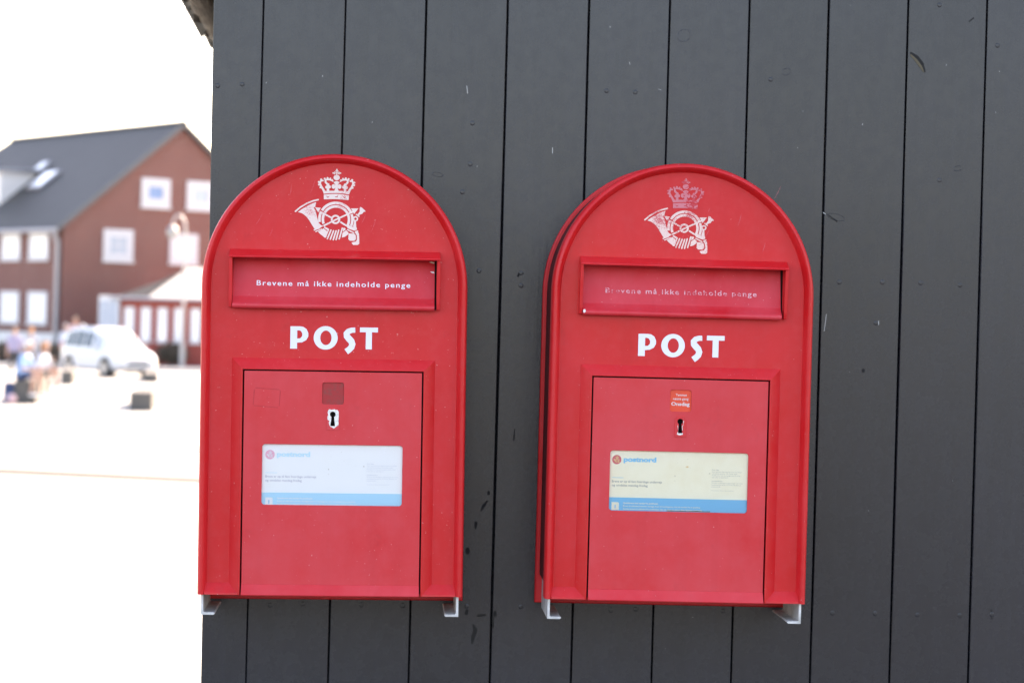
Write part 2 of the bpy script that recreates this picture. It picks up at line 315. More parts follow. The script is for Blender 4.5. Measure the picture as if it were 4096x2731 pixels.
# ------------------------------------------------------------------ the shed
shed = tag(empty('wooden_shed', (0, 0, TZ)), 'dark grey board-clad shed with thatched eave carrying the red postboxes', 'shed')
XL = [-.2534, -.0995, .0533, .2075, .3623, .516, .6686, .8209, .9747, 1.1273]   # joints between boards
while XL[-1] < 3.8: XL.append(XL[-1] + .1532)
XR = XL[-1]; RX = 1.75; EAVE_Z = 3.065; EAVE_X = -.52; PITCH = math.tan(rad(45))
def roof_under(x): return EAVE_Z + .03 + PITCH * (min(x, 2 * RX - x) - EAVE_X)
def shed_build(b_, name, mat, parent, smooth=None):     # vertices are given in world metres
    b_.v = [(x, y, z - TZ) for x, y, z in b_.v]; return b_.build(name, mat, parent, smooth)
boards = []
edges = [None] + XL
for i in range(len(XL)):
    x1 = XL[i] - RND.uniform(.0009, .0017); z0 = TZ + .12 + RND.uniform(-.004, .004)
    if i == 0: xb, xt = -.3283, -.3500
    else: xb = xt = XL[i - 1] + RND.uniform(.0009, .0018)
    zt = roof_under(max(xt, -.35) + .0) - .02; zt2 = roof_under(x1) - .02
    if i == 0:   # the corner board is cut a little out of plumb: follow its measured edge
        xb = -.3381 - (.0091 / 1.288) * (TZ - 1.6033); xb = -.3381 + .0091 * (1.6033 - z0) / 1.288; xt = -.3381 - .0091 * (zt - 1.6033) / 1.288
    y0 = RND.uniform(-.0009, .0009); yb = y0 + .021; c = .0014
    if x1 > RX > xt: zt = zt2 = min(zt, zt2)
    vs = []; m_ = [(0, yb), (0, y0 + c), (c, y0)]     # bevelled arrises
    def ring(z, xa, xz): return [(xa, yb, z), (xa, y0 + c, z), (xa + c, y0, z), (xz - c, y0, z), (xz, y0 + c, z), (xz, yb, z)]
    zz = [z0 + (min(zt, zt2) - z0) * k / 4 for k in range(5)]
    bo = B(); vs = []
    for k, z in enumerate(zz):
        t = (z - z0) / (zt - z0); xa = xb + (xt - xb) * t; jig = RND.uniform(-.0006, .0006) if 0 < k < 4 else 0
        vs += ring(z, xa + jig, x1 + jig * .5)
    fs = [(k * 6 + q, k * 6 + q + 1, k * 6 + q + 7, k * 6 + q + 6) for k in range(4) for q in range(5)] + [(5, 4, 3, 2, 1, 0), (24, 25, 26, 27, 28, 29)]
    bo.add(vs, fs); o = shed_build(bo, 'wall_board', 'board', shed); boards.append((xb, x1, o, y0))
def board_at(x):
    for xb, x1, o, y0 in boards:
        if x <= x1 + .002: return o, y0
    return boards[-1][2:]
bk = B(); bk.add([(-.335, .022, TZ + .1), (XR - .01, .022, TZ + .1), (XR - .01, .022, roof_under(XR) - .05), (RX, .022, roof_under(RX) - .05), (-.335, .022, roof_under(-.335) - .05)], [(0, 1, 2, 3, 4)])
shed_build(bk, 'backing', 'shadow_backing', shed)
# side wall, rear wall, plinth, roof
bk = B(); bk.box(-.3365, -.30, .024, 2.9, TZ + .12, roof_under(-.335) - .03); shed_build(bk, 'side_wall', 'board', shed)
bk = B(); bk.box(XR - .04, XR, .024, 2.9, TZ + .12, roof_under(XR) - .03); shed_build(bk, 'side_wall', 'board', shed)
bk = B(); bk.add([(-.33, 2.9, TZ), (XR, 2.9, TZ), (XR, 2.9, roof_under(XR) - .05), (RX, 2.9, roof_under(RX) - .05), (-.33, 2.9, roof_under(-.335) - .05)], [(4, 3, 2, 1, 0)]); shed_build(bk, 'rear_wall', 'board', shed)
bk = B(); bk.box(-.33, XR - .01, .006, 2.89, TZ, TZ + .118); shed_build(bk, 'plinth', 'granite', shed)
Y0R, Y1R = -.22, 3.1; TH = .20
for s_ in (0, 1):
    f = (lambda x: x) if s_ == 0 else (lambda x: 2 * RX - x)
    # thatch slope: lumpy underside and ragged eave
    bt = B(); nx, ny = 6, 90; rows = []
    for j in range(ny + 1):
        y = Y0R + (Y1R - Y0R) * j / ny; jag = RND.uniform(-.012, .018)
        lo_ = []
        for i in range(nx + 1):
            t = i / nx; x = EAVE_X + (RX - EAVE_X) * t + (jag if i == 0 else 0)
            lo_.append((f(x), y, EAVE_Z + PITCH * (x - EAVE_X) + (RND.uniform(-.006, .014) if i == 0 else RND.uniform(-.004, .004))))
        hi_ = [(p[0] + (-.11 if s_ == 0 else .11) * (1 if i < nx else 0) * 1.0, p[1], p[2] + TH + RND.uniform(-.015, .015)) for i, p in enumerate(lo_)]
        rows.append(lo_ + hi_[::-1])
    n = len(rows[0]); vs = [p for r_ in rows for p in r_]; fs = []
    for j in range(ny):
        for i in range(n): a = j * n + i; c_ = j * n + (i + 1) % n; fs.append((a, c_, c_ + n, a + n) if s_ else (a, a + n, c_ + n, c_))
    fs += [tuple(range(n)), tuple(range(ny * n, ny * n + n))[::-1]]
    bt.add(vs, fs); shed_build(bt, 'roof', 'thatch', shed)
# loose straw ends along the left eave
bt = B()
for k in range(520):
    y = RND.uniform(Y0R, Y1R); x = EAVE_X - .11 * RND.random() + RND.uniform(-.005, .02); z = EAVE_Z + TH * (EAVE_X - x) / .11 * .9 + RND.uniform(.0, .03)
    L = RND.uniform(.010, .034) * (1.6 if RND.random() < .08 else 1); d = Vector((-.75 + RND.uniform(-.2, .3), RND.uniform(-.5, .5), -.6 + RND.uniform(-.3, .4))).normalized() * L; r_ = RND.uniform(.0012, .003)
    bt.add([(x, y - r_, z), (x, y + r_, z), (x, y, z + 2 * r_), (x + d.x, y + d.y, z + d.z)], [(0, 1, 3), (1, 2, 3), (2, 0, 3)])
o = shed_build(bt, 'straw_ends', 'thatch', shed); tag(o, kind='stuff')
# rolled thatch lip, then boarded soffit panels with rounded ends between eave and side wall
bt = B(); bt.tube([(EAVE_X + .028 + RND.uniform(-.003, .003), Y0R + (Y1R - Y0R) * k / 60, EAVE_Z + .016 + RND.uniform(-.004, .004)) for k in range(61)], [.029 + RND.uniform(-.004, .004) for k in range(61)], 10); shed_build(bt, 'eave_roll', 'thatch', shed, 60)
for y0, y1 in ((.03, .70), (.72, 1.42), (1.44, 2.06), (2.08, 2.86)):
    xa, zs, r_ = EAVE_X + .064, EAVE_Z + .016, .05
    P_ = [(-.335, y0), (-.335, y1)] + [(xa + r_ - r_ * math.sin(rad(a)), y1 - r_ + r_ * math.cos(rad(a))) for a in range(0, 91, 15)] + [(xa + r_ - r_ * math.cos(rad(a)), y0 + r_ - r_ * math.sin(rad(a))) for a in range(0, 91, 15)]
    bs = B(); n = len(P_); bs.add([(x, y, zs) for x, y in P_] + [(x, y, zs + .018) for x, y in P_], [tuple(range(n)), tuple(range(2 * n - 1, n - 1, -1))] + [(i, (i + 1) % n, (i + 1) % n + n, i + n) for i in range(n)]); shed_build(bs, 'soffit_board', 'soffit', shed)

# nails, knots, scars and flecks on the boards: (x, z) on the wall plane in metres
def onwall(px, py):       # photo position (2352 x 1568) on the wall plane -> metres; used to measure once, values are wall coordinates
    vx = (px * 1.741497 - 2048) / 9184; vy = -(py * 1.741497 - 1365.5) / 9184
    r = (.9982 * vx - .0265 * vy + .0533, -.0531 * vx + .0098 * vy + .9985, .0269 * vx + .9996 * vy - .0084)
    t = 4.354 / r[1]; return r[0] * t, 2.3 + r[2] * t
nail_me = None
for px, py in ((500, 197), (556, 194), (1080, 377), (1062, 441), (1085, 283), (1100, 622), (1197, 627), (1197, 656), (1393, 209), (1459, 212), (1770, 183), (2291, 105), (2158, 12),
               (1928, 648), (2027, 648), (2115, 650), (2205, 655), (1072, 1391), (1196, 1393), (1912, 1407), (2010, 1408), (2107, 1411), (2204, 1412), (2278, 1410), (925, 1390), (830, 1388), (1403, 1400), (1460, 1398), (1660, 1402), (620, 1389), (695, 1386), (2012, 742), (2158, 414)):
    x, z = onwall(px, py); o, y0 = board_at(x)
    if nail_me is None:
        bn = B(); n = 10; vs = []
        for r_, yy in ((.0050, .0004), (.0044, -.0004), (.0026, -.0008)): vs += [(r_ * math.cos(2 * math.pi * k / n), yy, r_ * math.sin(2 * math.pi * k / n)) for k in range(n)]
        bn.add(vs, [(j * n + k, j * n + (k + 1) % n, (j + 1) * n + (k + 1) % n, (j + 1) * n + k) for j in range(2) for k in range(n)] + [tuple(range(2 * n, 3 * n))]); nail_me = bn.mesh('nail'); nail_me.materials.append(MAT['board'])
    q = bpy.data.objects.new('nail', nail_me); COL.objects.link(q); q.parent = o; q.location = (x, y0, z - TZ); q.scale = (1, 1, RND.uniform(.9, 1.1))
def knot(px, py, rx, rz, rot=0, mat='board', w_=.0012):
    x, z = onwall(px, py); o, y0 = board_at(x); bn = B(); n = 22; P = []
    for k in range(n): a = 2 * math.pi * k / n; j = 1 + .12 * math.sin(a * 2 + rx * 900) + RND.uniform(-.05, .05); u, v_ = rx * j * math.cos(a), rz * j * math.sin(a); P.append((u * math.cos(rot) - v_ * math.sin(rot), u * math.sin(rot) + v_ * math.cos(rot)))
    vs = []
    for sc, yy in ((1 + w_ / rx, .0002), (1, -.0004), (1 - w_ / rx, .0002)): vs += [(p[0] * sc, yy, p[1] * sc) for p in P]
    bn.add(vs, [(j * n + k, j * n + (k + 1) % n, (j + 1) * n + (k + 1) % n, (j + 1) * n + k) for j in range(2) for k in range(n)])
    q = bn.build('knot', mat, o, 60); q.location = (x, y0, z - TZ)
for a in ((1571, 82, .013, .011), (1806, 165, .0075, .007), (2200, 387, .0075, .005), (1920, 499, .019, .0055, -.18), (1005, 401, .010, .004, -.05), (2085, 560, .0, .0)):
    if a[2]: knot(*a)
def sliver(pts, wd, mat, name='scar', w_=.0005):
    P = [onwall(*p) for p in pts]; o, y0 = board_at(P[0][0]); x0, z0 = P[0]
    bb = B(); flat(bb, [stroke([(p[0] - x0, p[1] - z0) for p in P], wd, True, 4)], w_); q = bb.build(name, mat, o); q.location = (x0, y0, z0 - TZ)
sliver([(2092, 122), (2104, 133), (2116, 148), (2124, 165)], [.004, .010, .010, .003], 'raw_scar')
sliver([(2092, 127), (2104, 139), (2115, 154), (2121, 165)], [.003, .005, .005, .002], 'raw_wood', 'exposed_wood', .0008)
for pts, wd in (([(1087, 1434), (1092, 1445), (1086, 1462), (1084, 1476)], [.003, .008, .007, .004]), ([(1098, 1413), (1115, 1411)], [.005, .003]), ([(1119, 1150), (1110, 1162), (1105, 1172)], [.003, .006, .003]), ([(1093, 1200), (1092, 1212)], [.006, .004]), ([(1074, 1261), (1074, 1268)], .008), ([(1122, 1130), (1122, 1134)], .005), ([(1182, 985), (1180, 1010)], [.002, .003]), ([(1072, 1402), (1071, 1408)], .006),
                ([(1983, 849), (1983, 853)], .005), ([(1132, 1416), (1133, 1440)], [.004, .002]), ([(1740, 1380), (1746, 1376)], .003), ([(2277, 1400), (2278, 1420)], .003), ([(1896, 490), (1922, 508)], [.001, .003]), ([(1192, 628), (1190, 634)], .004), ([(1137, 1405), (1137, 1412)], .006), ([(2236, 42), (2226, 50)], .0022)): sliver(pts, wd, 'raw_scar')
for k in range(34):
    px, py = RND.uniform(500, 2340), RND.uniform(10, 1560); a = RND.uniform(-1, 1) * .5 + (1.57 if RND.random() < .7 else 0); L = RND.choice((1.5, 2, 3, 6)); sliver([(px, py), (px + L * math.cos(a), py + L * math.sin(a))], RND.uniform(.0005, .0011), 'fleck', 'paint_fleck')
for pts in ([(1072, 198 - 0), (1074, 215)], [(1269, 340), (1269, 352)], [(2018, 737), (2018, 746)], [(1890, 488), (1896, 492)], [(1898, 722), (1893, 760)]): sliver(pts, .0012, 'fleck', 'paint_fleck')

# ================================================================== POSTBOXES (local: x = u right, z = v up, y = -w; origin bottom centre of the front)
HW, CV = .2395, .5585
def arch(hw, v0, n=40, cv=CV): return [(hw, v0)] + arc(0, cv, hw, hw, 0, 180, n) + [(-hw, v0)]
# ---- emblem, traced once in its own units (0.1067 mm), hub of the wheel = (900, 1000), y down
EM_U = .0001067
def em(p): return ((p[0] - 900) * EM_U, .6803 - (p[1] - 1000) * EM_U)
def emblem_shapes():
    cr, ho = [], []
    mir = lambda l: [(1804 - x, y) for x, y in l]
    def C(x, y, r, ry=None, both=True, L=cr):
        L.append([circ(x, y, r, 14, ry)])
        if both: L.append([circ(1804 - x, y, r, 14, ry)])
    def St(p, wd, both=False, L=ho, cap=True):
        L.append([stroke(p, wd, cap)])
        if both: L.append([stroke(mir(p), wd, cap)])
    St([(903, 160), (903, 250)], 17, L=cr); St([(842, 214), (964, 214)], 15, L=cr)
    for x, y, r in ((903, 156, 14), (886, 180, 11), (920, 180, 11), (841, 214, 13), (866, 200, 11), (866, 228, 11), (965, 214, 13), (940, 200, 11), (940, 228, 11)): C(x, y, r, both=False)
    C(902, 290, 54, 46, False)
    St([(698, 540), (676, 492), (645, 450), (622, 405), (624, 365), (645, 345), (672, 345)], [40, 36, 36, 36, 34, 30, 26], True, cr)
    for x, y, r in ((640, 328, 19), (601, 370, 17), (604, 413, 17), (628, 462, 16)): C(x, y, r)
    St([(742, 400), (716, 372), (712, 338), (742, 322), (790, 326), (842, 352)], [34, 34, 34, 32, 28, 20], True, cr)
    for x, y, r in ((700, 312, 17), (748, 300, 17), (795, 308, 15), (828, 330, 13)): C(x, y, r)
    for x, y, r in ((736, 455, 27), (780, 450, 27), (757, 412, 24)): C(x, y, r)
    St([(758, 455), (758, 520)], [34, 46], True, cr, False)
    C(902, 376, 48, 27, False); C(852, 442, 34, 40); cr.append([[(878, 390), (926, 390), (922, 470), (940, 520), (864, 520), (882, 470)]])
    cr.append([[(676, 505), (730, 522), (800, 516), (902, 513), (1004, 516), (1074, 522), (1128, 505), (1132, 530), (1116, 572), (1010, 556), (902, 551), (790, 556), (686, 568)]])
    cr.append([[(688, 584), (790, 571), (902, 567), (1010, 571), (1115, 592), (1110, 668), (1000, 660), (902, 655), (790, 657), (690, 663)],
               [(735, 600), (757, 622), (779, 604), (779, 616), (757, 638), (737, 618)], [(880, 612), (914, 612), (914, 592), (924, 596), (924, 624), (880, 624)], [(1018, 604), (1038, 622), (1060, 602), (1060, 618), (1038, 640), (1020, 620)]])
    St([(212, 875), (300, 800), (400, 738), (500, 695), (595, 670)], 25)
    ho.append([[(255, 885), (330, 828), (420, 775), (500, 735), (563, 712), (550, 755), (546, 796), (518, 800), (552, 862), (572, 930), (588, 1000), (606, 1060), (645, 1100), (690, 1112), (640, 1145), (560, 1185), (530, 1152), (490, 1090), (450, 1025), (400, 960), (330, 908)]])
    ho.append([[(545, 801), (640, 807), (618, 848), (600, 890)]])
    def ring(r0, r1, a0, a1, L=ho): L.append([arc(900, 1000, r1, r1, a0, a1, 36) + arc(900, 1000, r0, r0, a1, a0, 36)])
    ring(258, 303, 212, 332); ring(200, 243, 210, 334)          # upper arcs (y points down)
    ring(258, 303, 170, 203); ring(200, 243, 160, 204)
    ring(258, 300, -20, 22); ring(200, 243, -22, 26)
    ho.append([circ(893, 1000, 80, 26), circ(893, 1000, 48, 22)])
    St([(622, 868), (825, 972)], 28, cap=False); St([(975, 1040), (1075, 1100)], 28, cap=False); St([(690, 1112), (900, 1003), (1190, 862)], 28, cap=False)
    ho.append([[(1150, 808), (1278, 806), (1206, 904), (1185, 858)]])
    St([(528, 1188), (628, 1150)], 20, cap=False); St([(555, 1214), (668, 1166)], 18, cap=False)
    ho.append([[(1060, 1092), (1120, 1092), (1238, 1140), (1258, 1168), (1214, 1186), (1108, 1150)]]); St([(1090, 1166), (1214, 1226)], 20, cap=False)
    ho.append([[(600, 1214), (660, 1182), (690, 1152), (756, 1204), (774, 1160), (790, 1166), (736, 1312), (708, 1310), (690, 1290), (640, 1255)]]); ho.append([[(705, 1122), (778, 1156), (764, 1190), (700, 1146)]])
    for a in (((818, 1182), (760, 1328)), ((862, 1192), (810, 1338)), ((906, 1192), (860, 1344)), ((950, 1180), (908, 1342)), ((1010, 1146), (960, 1328))): St(a, 25)
    ho.append([[(1004, 1306), (1015, 1226), (1075, 1180), (1115, 1215), (1115, 1245), (1060, 1290)]]); ho.append([[(1022, 1142), (1056, 1140), (1070, 1164), (1022, 1208)]])
    ho.append([[(1208, 1020), (1240, 1020), (1246, 1120), (1262, 1158), (1228, 1160), (1190, 1110), (1206, 1060)]])
    ho.append([circ(1232, 982, 45, 18), circ(1232, 982, 22, 14)])
    ho.append([[(1310, 780), (1335, 790), (1390, 838), (1402, 860), (1370, 860), (1345, 896), (1292, 916), (1302, 950), (1285, 950), (1230, 908), (1240, 900), (1270, 902), (1300, 860), (1300, 805)]])
    ho.append([[(1120, 1230), (1212, 1236), (1240, 1262), (1244, 1330), (1215, 1358), (1140, 1356), (1115, 1330)]])
    ho.append([[(1228, 1192), (1280, 1180), (1280, 1210), (1295, 1240), (1303, 1400), (1280, 1425), (1200, 1428), (1170, 1395), (1180, 1382), (1240, 1370), (1260, 1340), (1260, 1265), (1228, 1220)]])
    return cr, ho
CROWN, HORN = emblem_shapes()
def emblem_mesh(shapes, fn, w_):
    bb = B()
    for i, lp in enumerate(shapes): flat(bb, [[fn(p) for p in l] for l in lp], w_ + i * .00001)
    return bb
def sweep(path, prof, closed=False):
    """sweep (inset, w) profile along an open (u, v) path whose inside is on the left"""
    bb = B(); P = [Vector(p) for p in path]; n = len(prof); vs = []
    for i, p in enumerate(P):
        d0 = (p - P[i - 1]).normalized() if i else (P[1] - p).normalized(); d1 = (P[i + 1] - p).normalized() if i < len(P) - 1 else d0
        d = (d0 + d1).normalized(); nn = Vector((-d.y, d.x)); k = 1 / max(.5, math.sqrt((1 + d0.dot(d1)) / 2))
        for o_, w_ in prof: q = p + nn * o_ * k; vs.append((q.x, -w_, q.y))
    fs = [(i * n + j, (i + 1) * n + j, (i + 1) * n + j + 1, i * n + j + 1) for i in range(len(P) - 1) for j in range(n - 1)]
    fs += [tuple(range(n)), tuple(range((len(P) - 1) * n, len(P) * n))[::-1]]
    return bb.add(vs, fs)

def make_postbox(loc, tilt, label, cream):
    R = tag(empty('postbox', loc, (0, -tilt, 0)), label, 'postbox', 'red postboxes on the shed wall')
    def mm(l): return [(x * .001, y * .001) for x, y in l]
    # housing
    plate('back_panel', [arch(.2460, -.0285)], .003, .018, 'red', R, .003)
    plate('housing', [arch(.2380, .0265)], .018, .162, 'red_shaded', R, .001)
    # front cover: recessed panel with openings for slot and door
    PW = .178
    out = [(.2260, .018), ] + arc(0, CV, .2260, .2260, 0, 180, 48) + [(-.2260, .018), (-.1640, .018), (-.1640, .4080), (.1640, .4080), (.1640, .018)]
    slot = [(-.184, .5195), (.184, .5195), (.184, .6120), (-.184, .6120)]
    pn = plate('front_panel', [out, slot[::-1]], PW - .004, PW, 'red', R, .0003)
    rim_prof = [(.0, .150), (.0, .1860), (.0012, .1915), (.0040, .1955), (.0075, .1968), (.0105, .1945), (.0125, .1895), (.0135, .1850), (.0160, .1785), (.0170, .1770)]
    path = [(HW, 0), (HW, .18), (HW, .37)] + arc(0, CV, HW, HW, 0, 180, 64) + [(-HW, .37), (-HW, .18), (-HW, 0)]
    sweep(path, rim_prof).build('rim', 'red', R, 35)
    # raised mitred frame round the door
    fp = [(.1840, .0), (.1840, .4280), (-.1840, .4280), (-.1840, .0)]
    sweep(fp, [(0, PW - .001), (.0003, PW), (.0182, .1925), (.0190, .1930), (.0203, .1930), (.0209, .1924), (.0209, .166)]).build('door_frame', 'red', R, 20)
    for s_ in (-1, 1):                                        # flared lower lips beside the door
        lb = B(); x0, x1 = (-.2270, -.1830) if s_ < 0 else (.1830, .2270); xi0, xi1 = (x0 + .0, x1 + .0175) if s_ < 0 else (x0 - .0175, x1 + .0)
        lb.add([(x0, -PW - .0002, .0205), (x1, -PW - .0002, .0205), (xi1, -.1918, .0030), (xi0, -.1918, .0030), (xi1, -.1922, .0), (xi0, -.1922, .0), (xi1, -.170, .0), (xi0, -.170, .0)], [(3, 2, 1, 0), (5, 4, 2, 3), (7, 6, 4, 5)])
        lb.build('lower_lip', 'red', R)
    # posting slot: hood, side cheeks, flap
    hb = B(); pts = [(.6245, PW - .001), (.6120, .2050), (.6102, .2062), (.6082, .2056), (.6085, .2035), (.6120, .1880), (.6120, .172)]
    n = len(pts); hb.add([(-.1900, -w_, v_) for v_, w_ in pts] + [(.1900, -w_, v_) for v_, w_ in pts], [(i, i + 1, i + 1 + n, i + n) for i in range(n - 1)] + [tuple(range(n))[::-1], tuple(range(n, 2 * n))]); hb.build('slot_hood', 'red_flap' if False else 'red', R, 25)
    for s_ in (-1, 1):
        cb_ = B(); xa, xc = (-.1900, -.1845) if s_ < 0 else (.1845, .1900); q = [(.6125, .172), (.6125, .2030), (.5300, .1960), (.5190, .1930), (.5185, .172)]
        n = len(q); cb_.add([(xa, -w_, v_) for v_, w_ in q] + [(xc, -w_, v_) for v_, w_ in q], [tuple(range(n))[::-1], tuple(range(n, 2 * n))] + [(i, (i + 1) % n, (i + 1) % n + n, i + n) for i in range(n)]); bevelled(cb_.build('slot_cheek', 'red', R), .0006, 1)
    x0, x1 = -.1838, .1806
    prof = [(.6090, .1660), (.5400, .1790), (.5385, .1800), (.5290, .1900)] + [(.5222 + .0052 * math.sin(rad(a)), .1915 + .0052 * math.cos(rad(a))) for a in range(70, -200, -18)]
    n = len(prof); fb = B(); cols = 12
    for i in range(cols + 1):
        x = x0 + (x1 - x0) * i / cols; fb.v += [(x, -w_, v_) for v_, w_ in prof]
    fb.f += [(i * n + j, i * n + j + 1, (i + 1) * n + j + 1, (i + 1) * n + j) for i in range(cols) for j in range(n - 1)]
    flap = fb.build('flap', 'red_flap', R, 40)
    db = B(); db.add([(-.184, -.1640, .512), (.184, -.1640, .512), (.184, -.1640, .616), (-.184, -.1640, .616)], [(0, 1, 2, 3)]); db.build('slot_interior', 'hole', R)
    # lettering on the flap lies in the flap's own plane
    vs, fs = text_mesh('Brevene må ikke indeholde penge', -.1415, .5590, .0096, .278, .010, 1.22)
    wf = lambda v_: .1660 + (.6090 - v_) * (.1790 - .1660) / (.6090 - .5400) + .0003
    tb = B(); tb.add([(x, -wf(z), z) for x, z in vs], fs); tb.build('lettering', 'white_print_worn' if cream else 'white_print', flap)
    # chips on the flap
    def chip(name, parent, pts, w_, mat): cbx = B(); flat(cbx, [mm(pts)], w_); return cbx.build(name, mat, parent)
    if cream: chip('paint_chip', R, [(-183, 527), (-180, 528), (-178.5, 524), (-181, 521), (-183, 522)], .1975, 'print_white')
    else:
        chip('paint_chip', flap, [(170, 606.3), (174, 607.4), (180, 606), (179, 603.5), (174, 604.5)], .1674, 'print_cream'); chip('paint_chip', flap, [(172, 589), (179, 589.5), (180, 585.8), (176, 586.2)], .1710, 'print_white')
    grime = [(-183 + 12 * k, 607) for k in range(0)]
    # POST
    lb = B(); W_ = PW + .0003
    flat(lb, [mm([(-79.2, 485.8), (-79.2, 445.3), (-66.8, 445.3), (-66.8, 456.2), (-58, 457), (-50.5, 461), (-46.7, 468), (-46.8, 474), (-50, 481), (-56, 485), (-62, 485.8)][::-1]), mm([(-66.8, 478.6), (-66.8, 463.6), (-61.5, 464.2), (-57.8, 468), (-57.6, 473), (-60, 477.3), (-63, 478.6)])], W_)
    flat(lb, [mm(circ(-15.3, 465.7, 21.7, 40, 21.3)), mm(circ(-14.9, 465.8, 10.2, 32, 13.2))], W_)
    q = [(1101, 1266), (1078, 1267), (1056, 1275), (1043, 1290), (1045, 1307), (1060, 1324), (1076, 1341), (1083, 1360), (1077, 1381), (1062, 1397), (1043, 1411)]
    q = [(( x - 960) * .2716 - .3, 485.2 - (y - 1249) * .2716) for x, y in q]
    flat(lb, [mm(stroke(q, [9.2, 9.4, 10.2, 11.2, 11.6, 11.8, 11.8, 11.6, 11.2, 11, 11], False))], W_)
    flat(lb, [mm([(46.5, 485.6), (46.5, 477.0), (57.4, 477.0), (57.4, 446), (68.4, 446), (68.4, 477.0), (79.2, 477.0), (79.2, 485.6)])], W_)
    lb.build('lettering', 'white_print', R)
    # emblem
    e0 = emblem_mesh(HORN, em, W_).build('emblem', 'gold_print_worn' if cream else 'gold_print', R)
    emblem_mesh(CROWN, em, W_).build('crown', 'faded_print' if cream else 'gold_print', e0)
    # door with openings
    DW = .1915
    key = arc(0, 327.8, 5.2, 5.2, -62, 242, 20) + [(-2.4, 321.6), (-4.2, 306.8), (4.4, 306.8), (2.6, 321.6)]
    doorloop = [(-.1602, .0190), (.1602, .0190), (.1602, .4046), (-.1602, .4046)]
    labl = rrect(-.1262, .1270, .1632, .2726, .0055); ind = rrect(-.0195, .0195, .3456, .3852, .0042)
    door = plate('door', [doorloop, labl[::-1], ind[::-1], mm([(x * 1.0, y) for x, y in key])[::-1]], DW - .0035, DW, 'red_door', R, .0006)
    fl = B(); q = [(.0192, DW - .0001), (.0035, .2010), (.0015, .2018), (.0, .2012), (.0, .1850)]; n = len(q)
    fl.add([(-.1602, -w_, v_) for v_, w_ in q] + [(.1602, -w_, v_) for v_, w_ in q], [(i, i + 1, i + 1 + n, i + n) for i in range(n - 1)] + [tuple(range(n))[::-1], tuple(range(n, 2 * n))]); fl.build('kick_lip', 'red_door', door, 20)
    kb = B(); kb.box(-.012, .012, -.176, -.1752, .300, .340); kb.build('lock_cavity', 'hole', door)
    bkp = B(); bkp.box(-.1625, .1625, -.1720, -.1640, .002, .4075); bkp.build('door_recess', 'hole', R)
    # keyhole plate with rounded head
    kp = [(-10.5, 299.5), (11.6, 299.5)] + arc(.5, 327.8, 11.1, 11.1, 0, 180, 16)
    pl = plate('keyhole_plate', [mm(kp), mm(key)[::-1]], DW - .001, DW + .0012, 'red_door', R, .0004)
    if not cream:
        bare = [(-8.5, 335), (-6, 337.5), (-3, 336), (1, 336.8), (3.5, 337.4), (5, 335.6), (8, 336.4), (10.5, 333), (11, 325), (10.4, 317), (10.8, 309), (8, 306.5), (6, 305.4), (4, 303.6), (1.5, 302.2), (-1, 304.6), (-4, 305.6), (-6, 309), (-7.2, 313), (-5.8, 316), (-9.2, 318.4), (-9.6, 323), (-8, 327), (-9.4, 331)]
        kb = B(); flat(kb, [mm(bare[::-1]), mm(key)[::-1]], DW + .0014); kb.build('bare_metal', 'alu', pl)
    else:
        for pts in ([(-5.6, 322), (-4.6, 318), (-3.4, 312), (-3.6, 309), (-5.2, 308), (-4.8, 306), (-6, 305), (-4, 303.6), (1, 303), (5, 304.4), (5.4, 307), (-3.6, 306.4), (-3.3, 313), (-4.0, 319)], [(5.4, 331), (6.6, 328), (6.2, 324), (4.6, 321), (3.0, 319), (4.0, 312), (5.0, 312), (4.2, 318.6), (6, 322)]):
            kb = B(); flat(kb, [mm(pts)], DW + .0014); kb.build('bare_metal', 'alu', pl)
    # collection-day window
    ib = B(); flat(ib, [rrect(-.0215, .0215, .3436, .3872, .003)], DW - .0042)
    iw = ib.build('collection_card', 'orange_sheet' if cream else 'dusty_red', R)
    if cream:
        tb = B(); wz = DW - .0040
        add_text(tb, wz, 'Tømmes', -.0088, .3742, .0045, .0202, .012); add_text(tb, wz, 'næste gang', -.0136, .3672, .0045, .0280, .012); add_text(tb, wz, 'Onsdag', -.0168, .3568, .0064, .0338, .03)
        tb.build('lettering', 'text_white', iw)
    pb = B(); flat(pb, [rrect(-.0193, .0193, .3458, .3850, .0042)], DW - .0016); pb.build('clear_cover', 'plastic', R)
    # information sheet behind clear plastic
    SW = DW - .0045; sh = B(); flat(sh, [rrect(-.1290, .1298, .1600, .2758, .003)], SW); sheet = sh.build('information_sheet', 'sheet_cream' if cream else 'sheet_white', R)
    du, dvv = (.0015, .0020) if cream else (0, 0)          # the yellowed sheet sits a little higher and to the left
    def P(b_, name, mat): return b_.build(name, mat, sheet)
    band = B(); flat(band, [[(-.1290, .1600), (.1298, .1600), (.1298, .1850 + dvv), (-.1290, .1850 + dvv)]], SW + .0001); P(band, 'blue_band', 'mid_blue' if cream else 'pale_blue')
    lg = B(); flat(lg, [circ(-.1122 - du, .2537 + dvv, .0085, 28)], SW + .0001); P(lg, 'logo_disc', 'logo_rose' if cream else 'logo_pink')
    sc = .0085 / 850
    fn = lambda p: (-.1122 - du + (p[0] - 840) * sc * 1.05, .2537 + dvv - (p[1] - 830) * sc * 1.05)
    P(emblem_mesh(HORN + CROWN, fn, SW + .0002), 'logo_emblem', 'logo_yellow' if cream else 'print_white')
    tb = B(); add_text(tb, SW + .0002, 'postnord', -.0998 - du, .2507 + dvv, .0084, .0601, .05); P(tb, 'logo_lettering', 'logo_blue' if cream else 'sky_print')
    tb = B(); flat(tb, [[(-.120 - du, .2206 + dvv), (-.099 - du, .2206 + dvv), (-.099 - du, .2213 + dvv), (-.120 - du, .2213 + dvv)]], SW + .0002); P(tb, 'rule', 'logo_blue' if cream else 'sky_print')
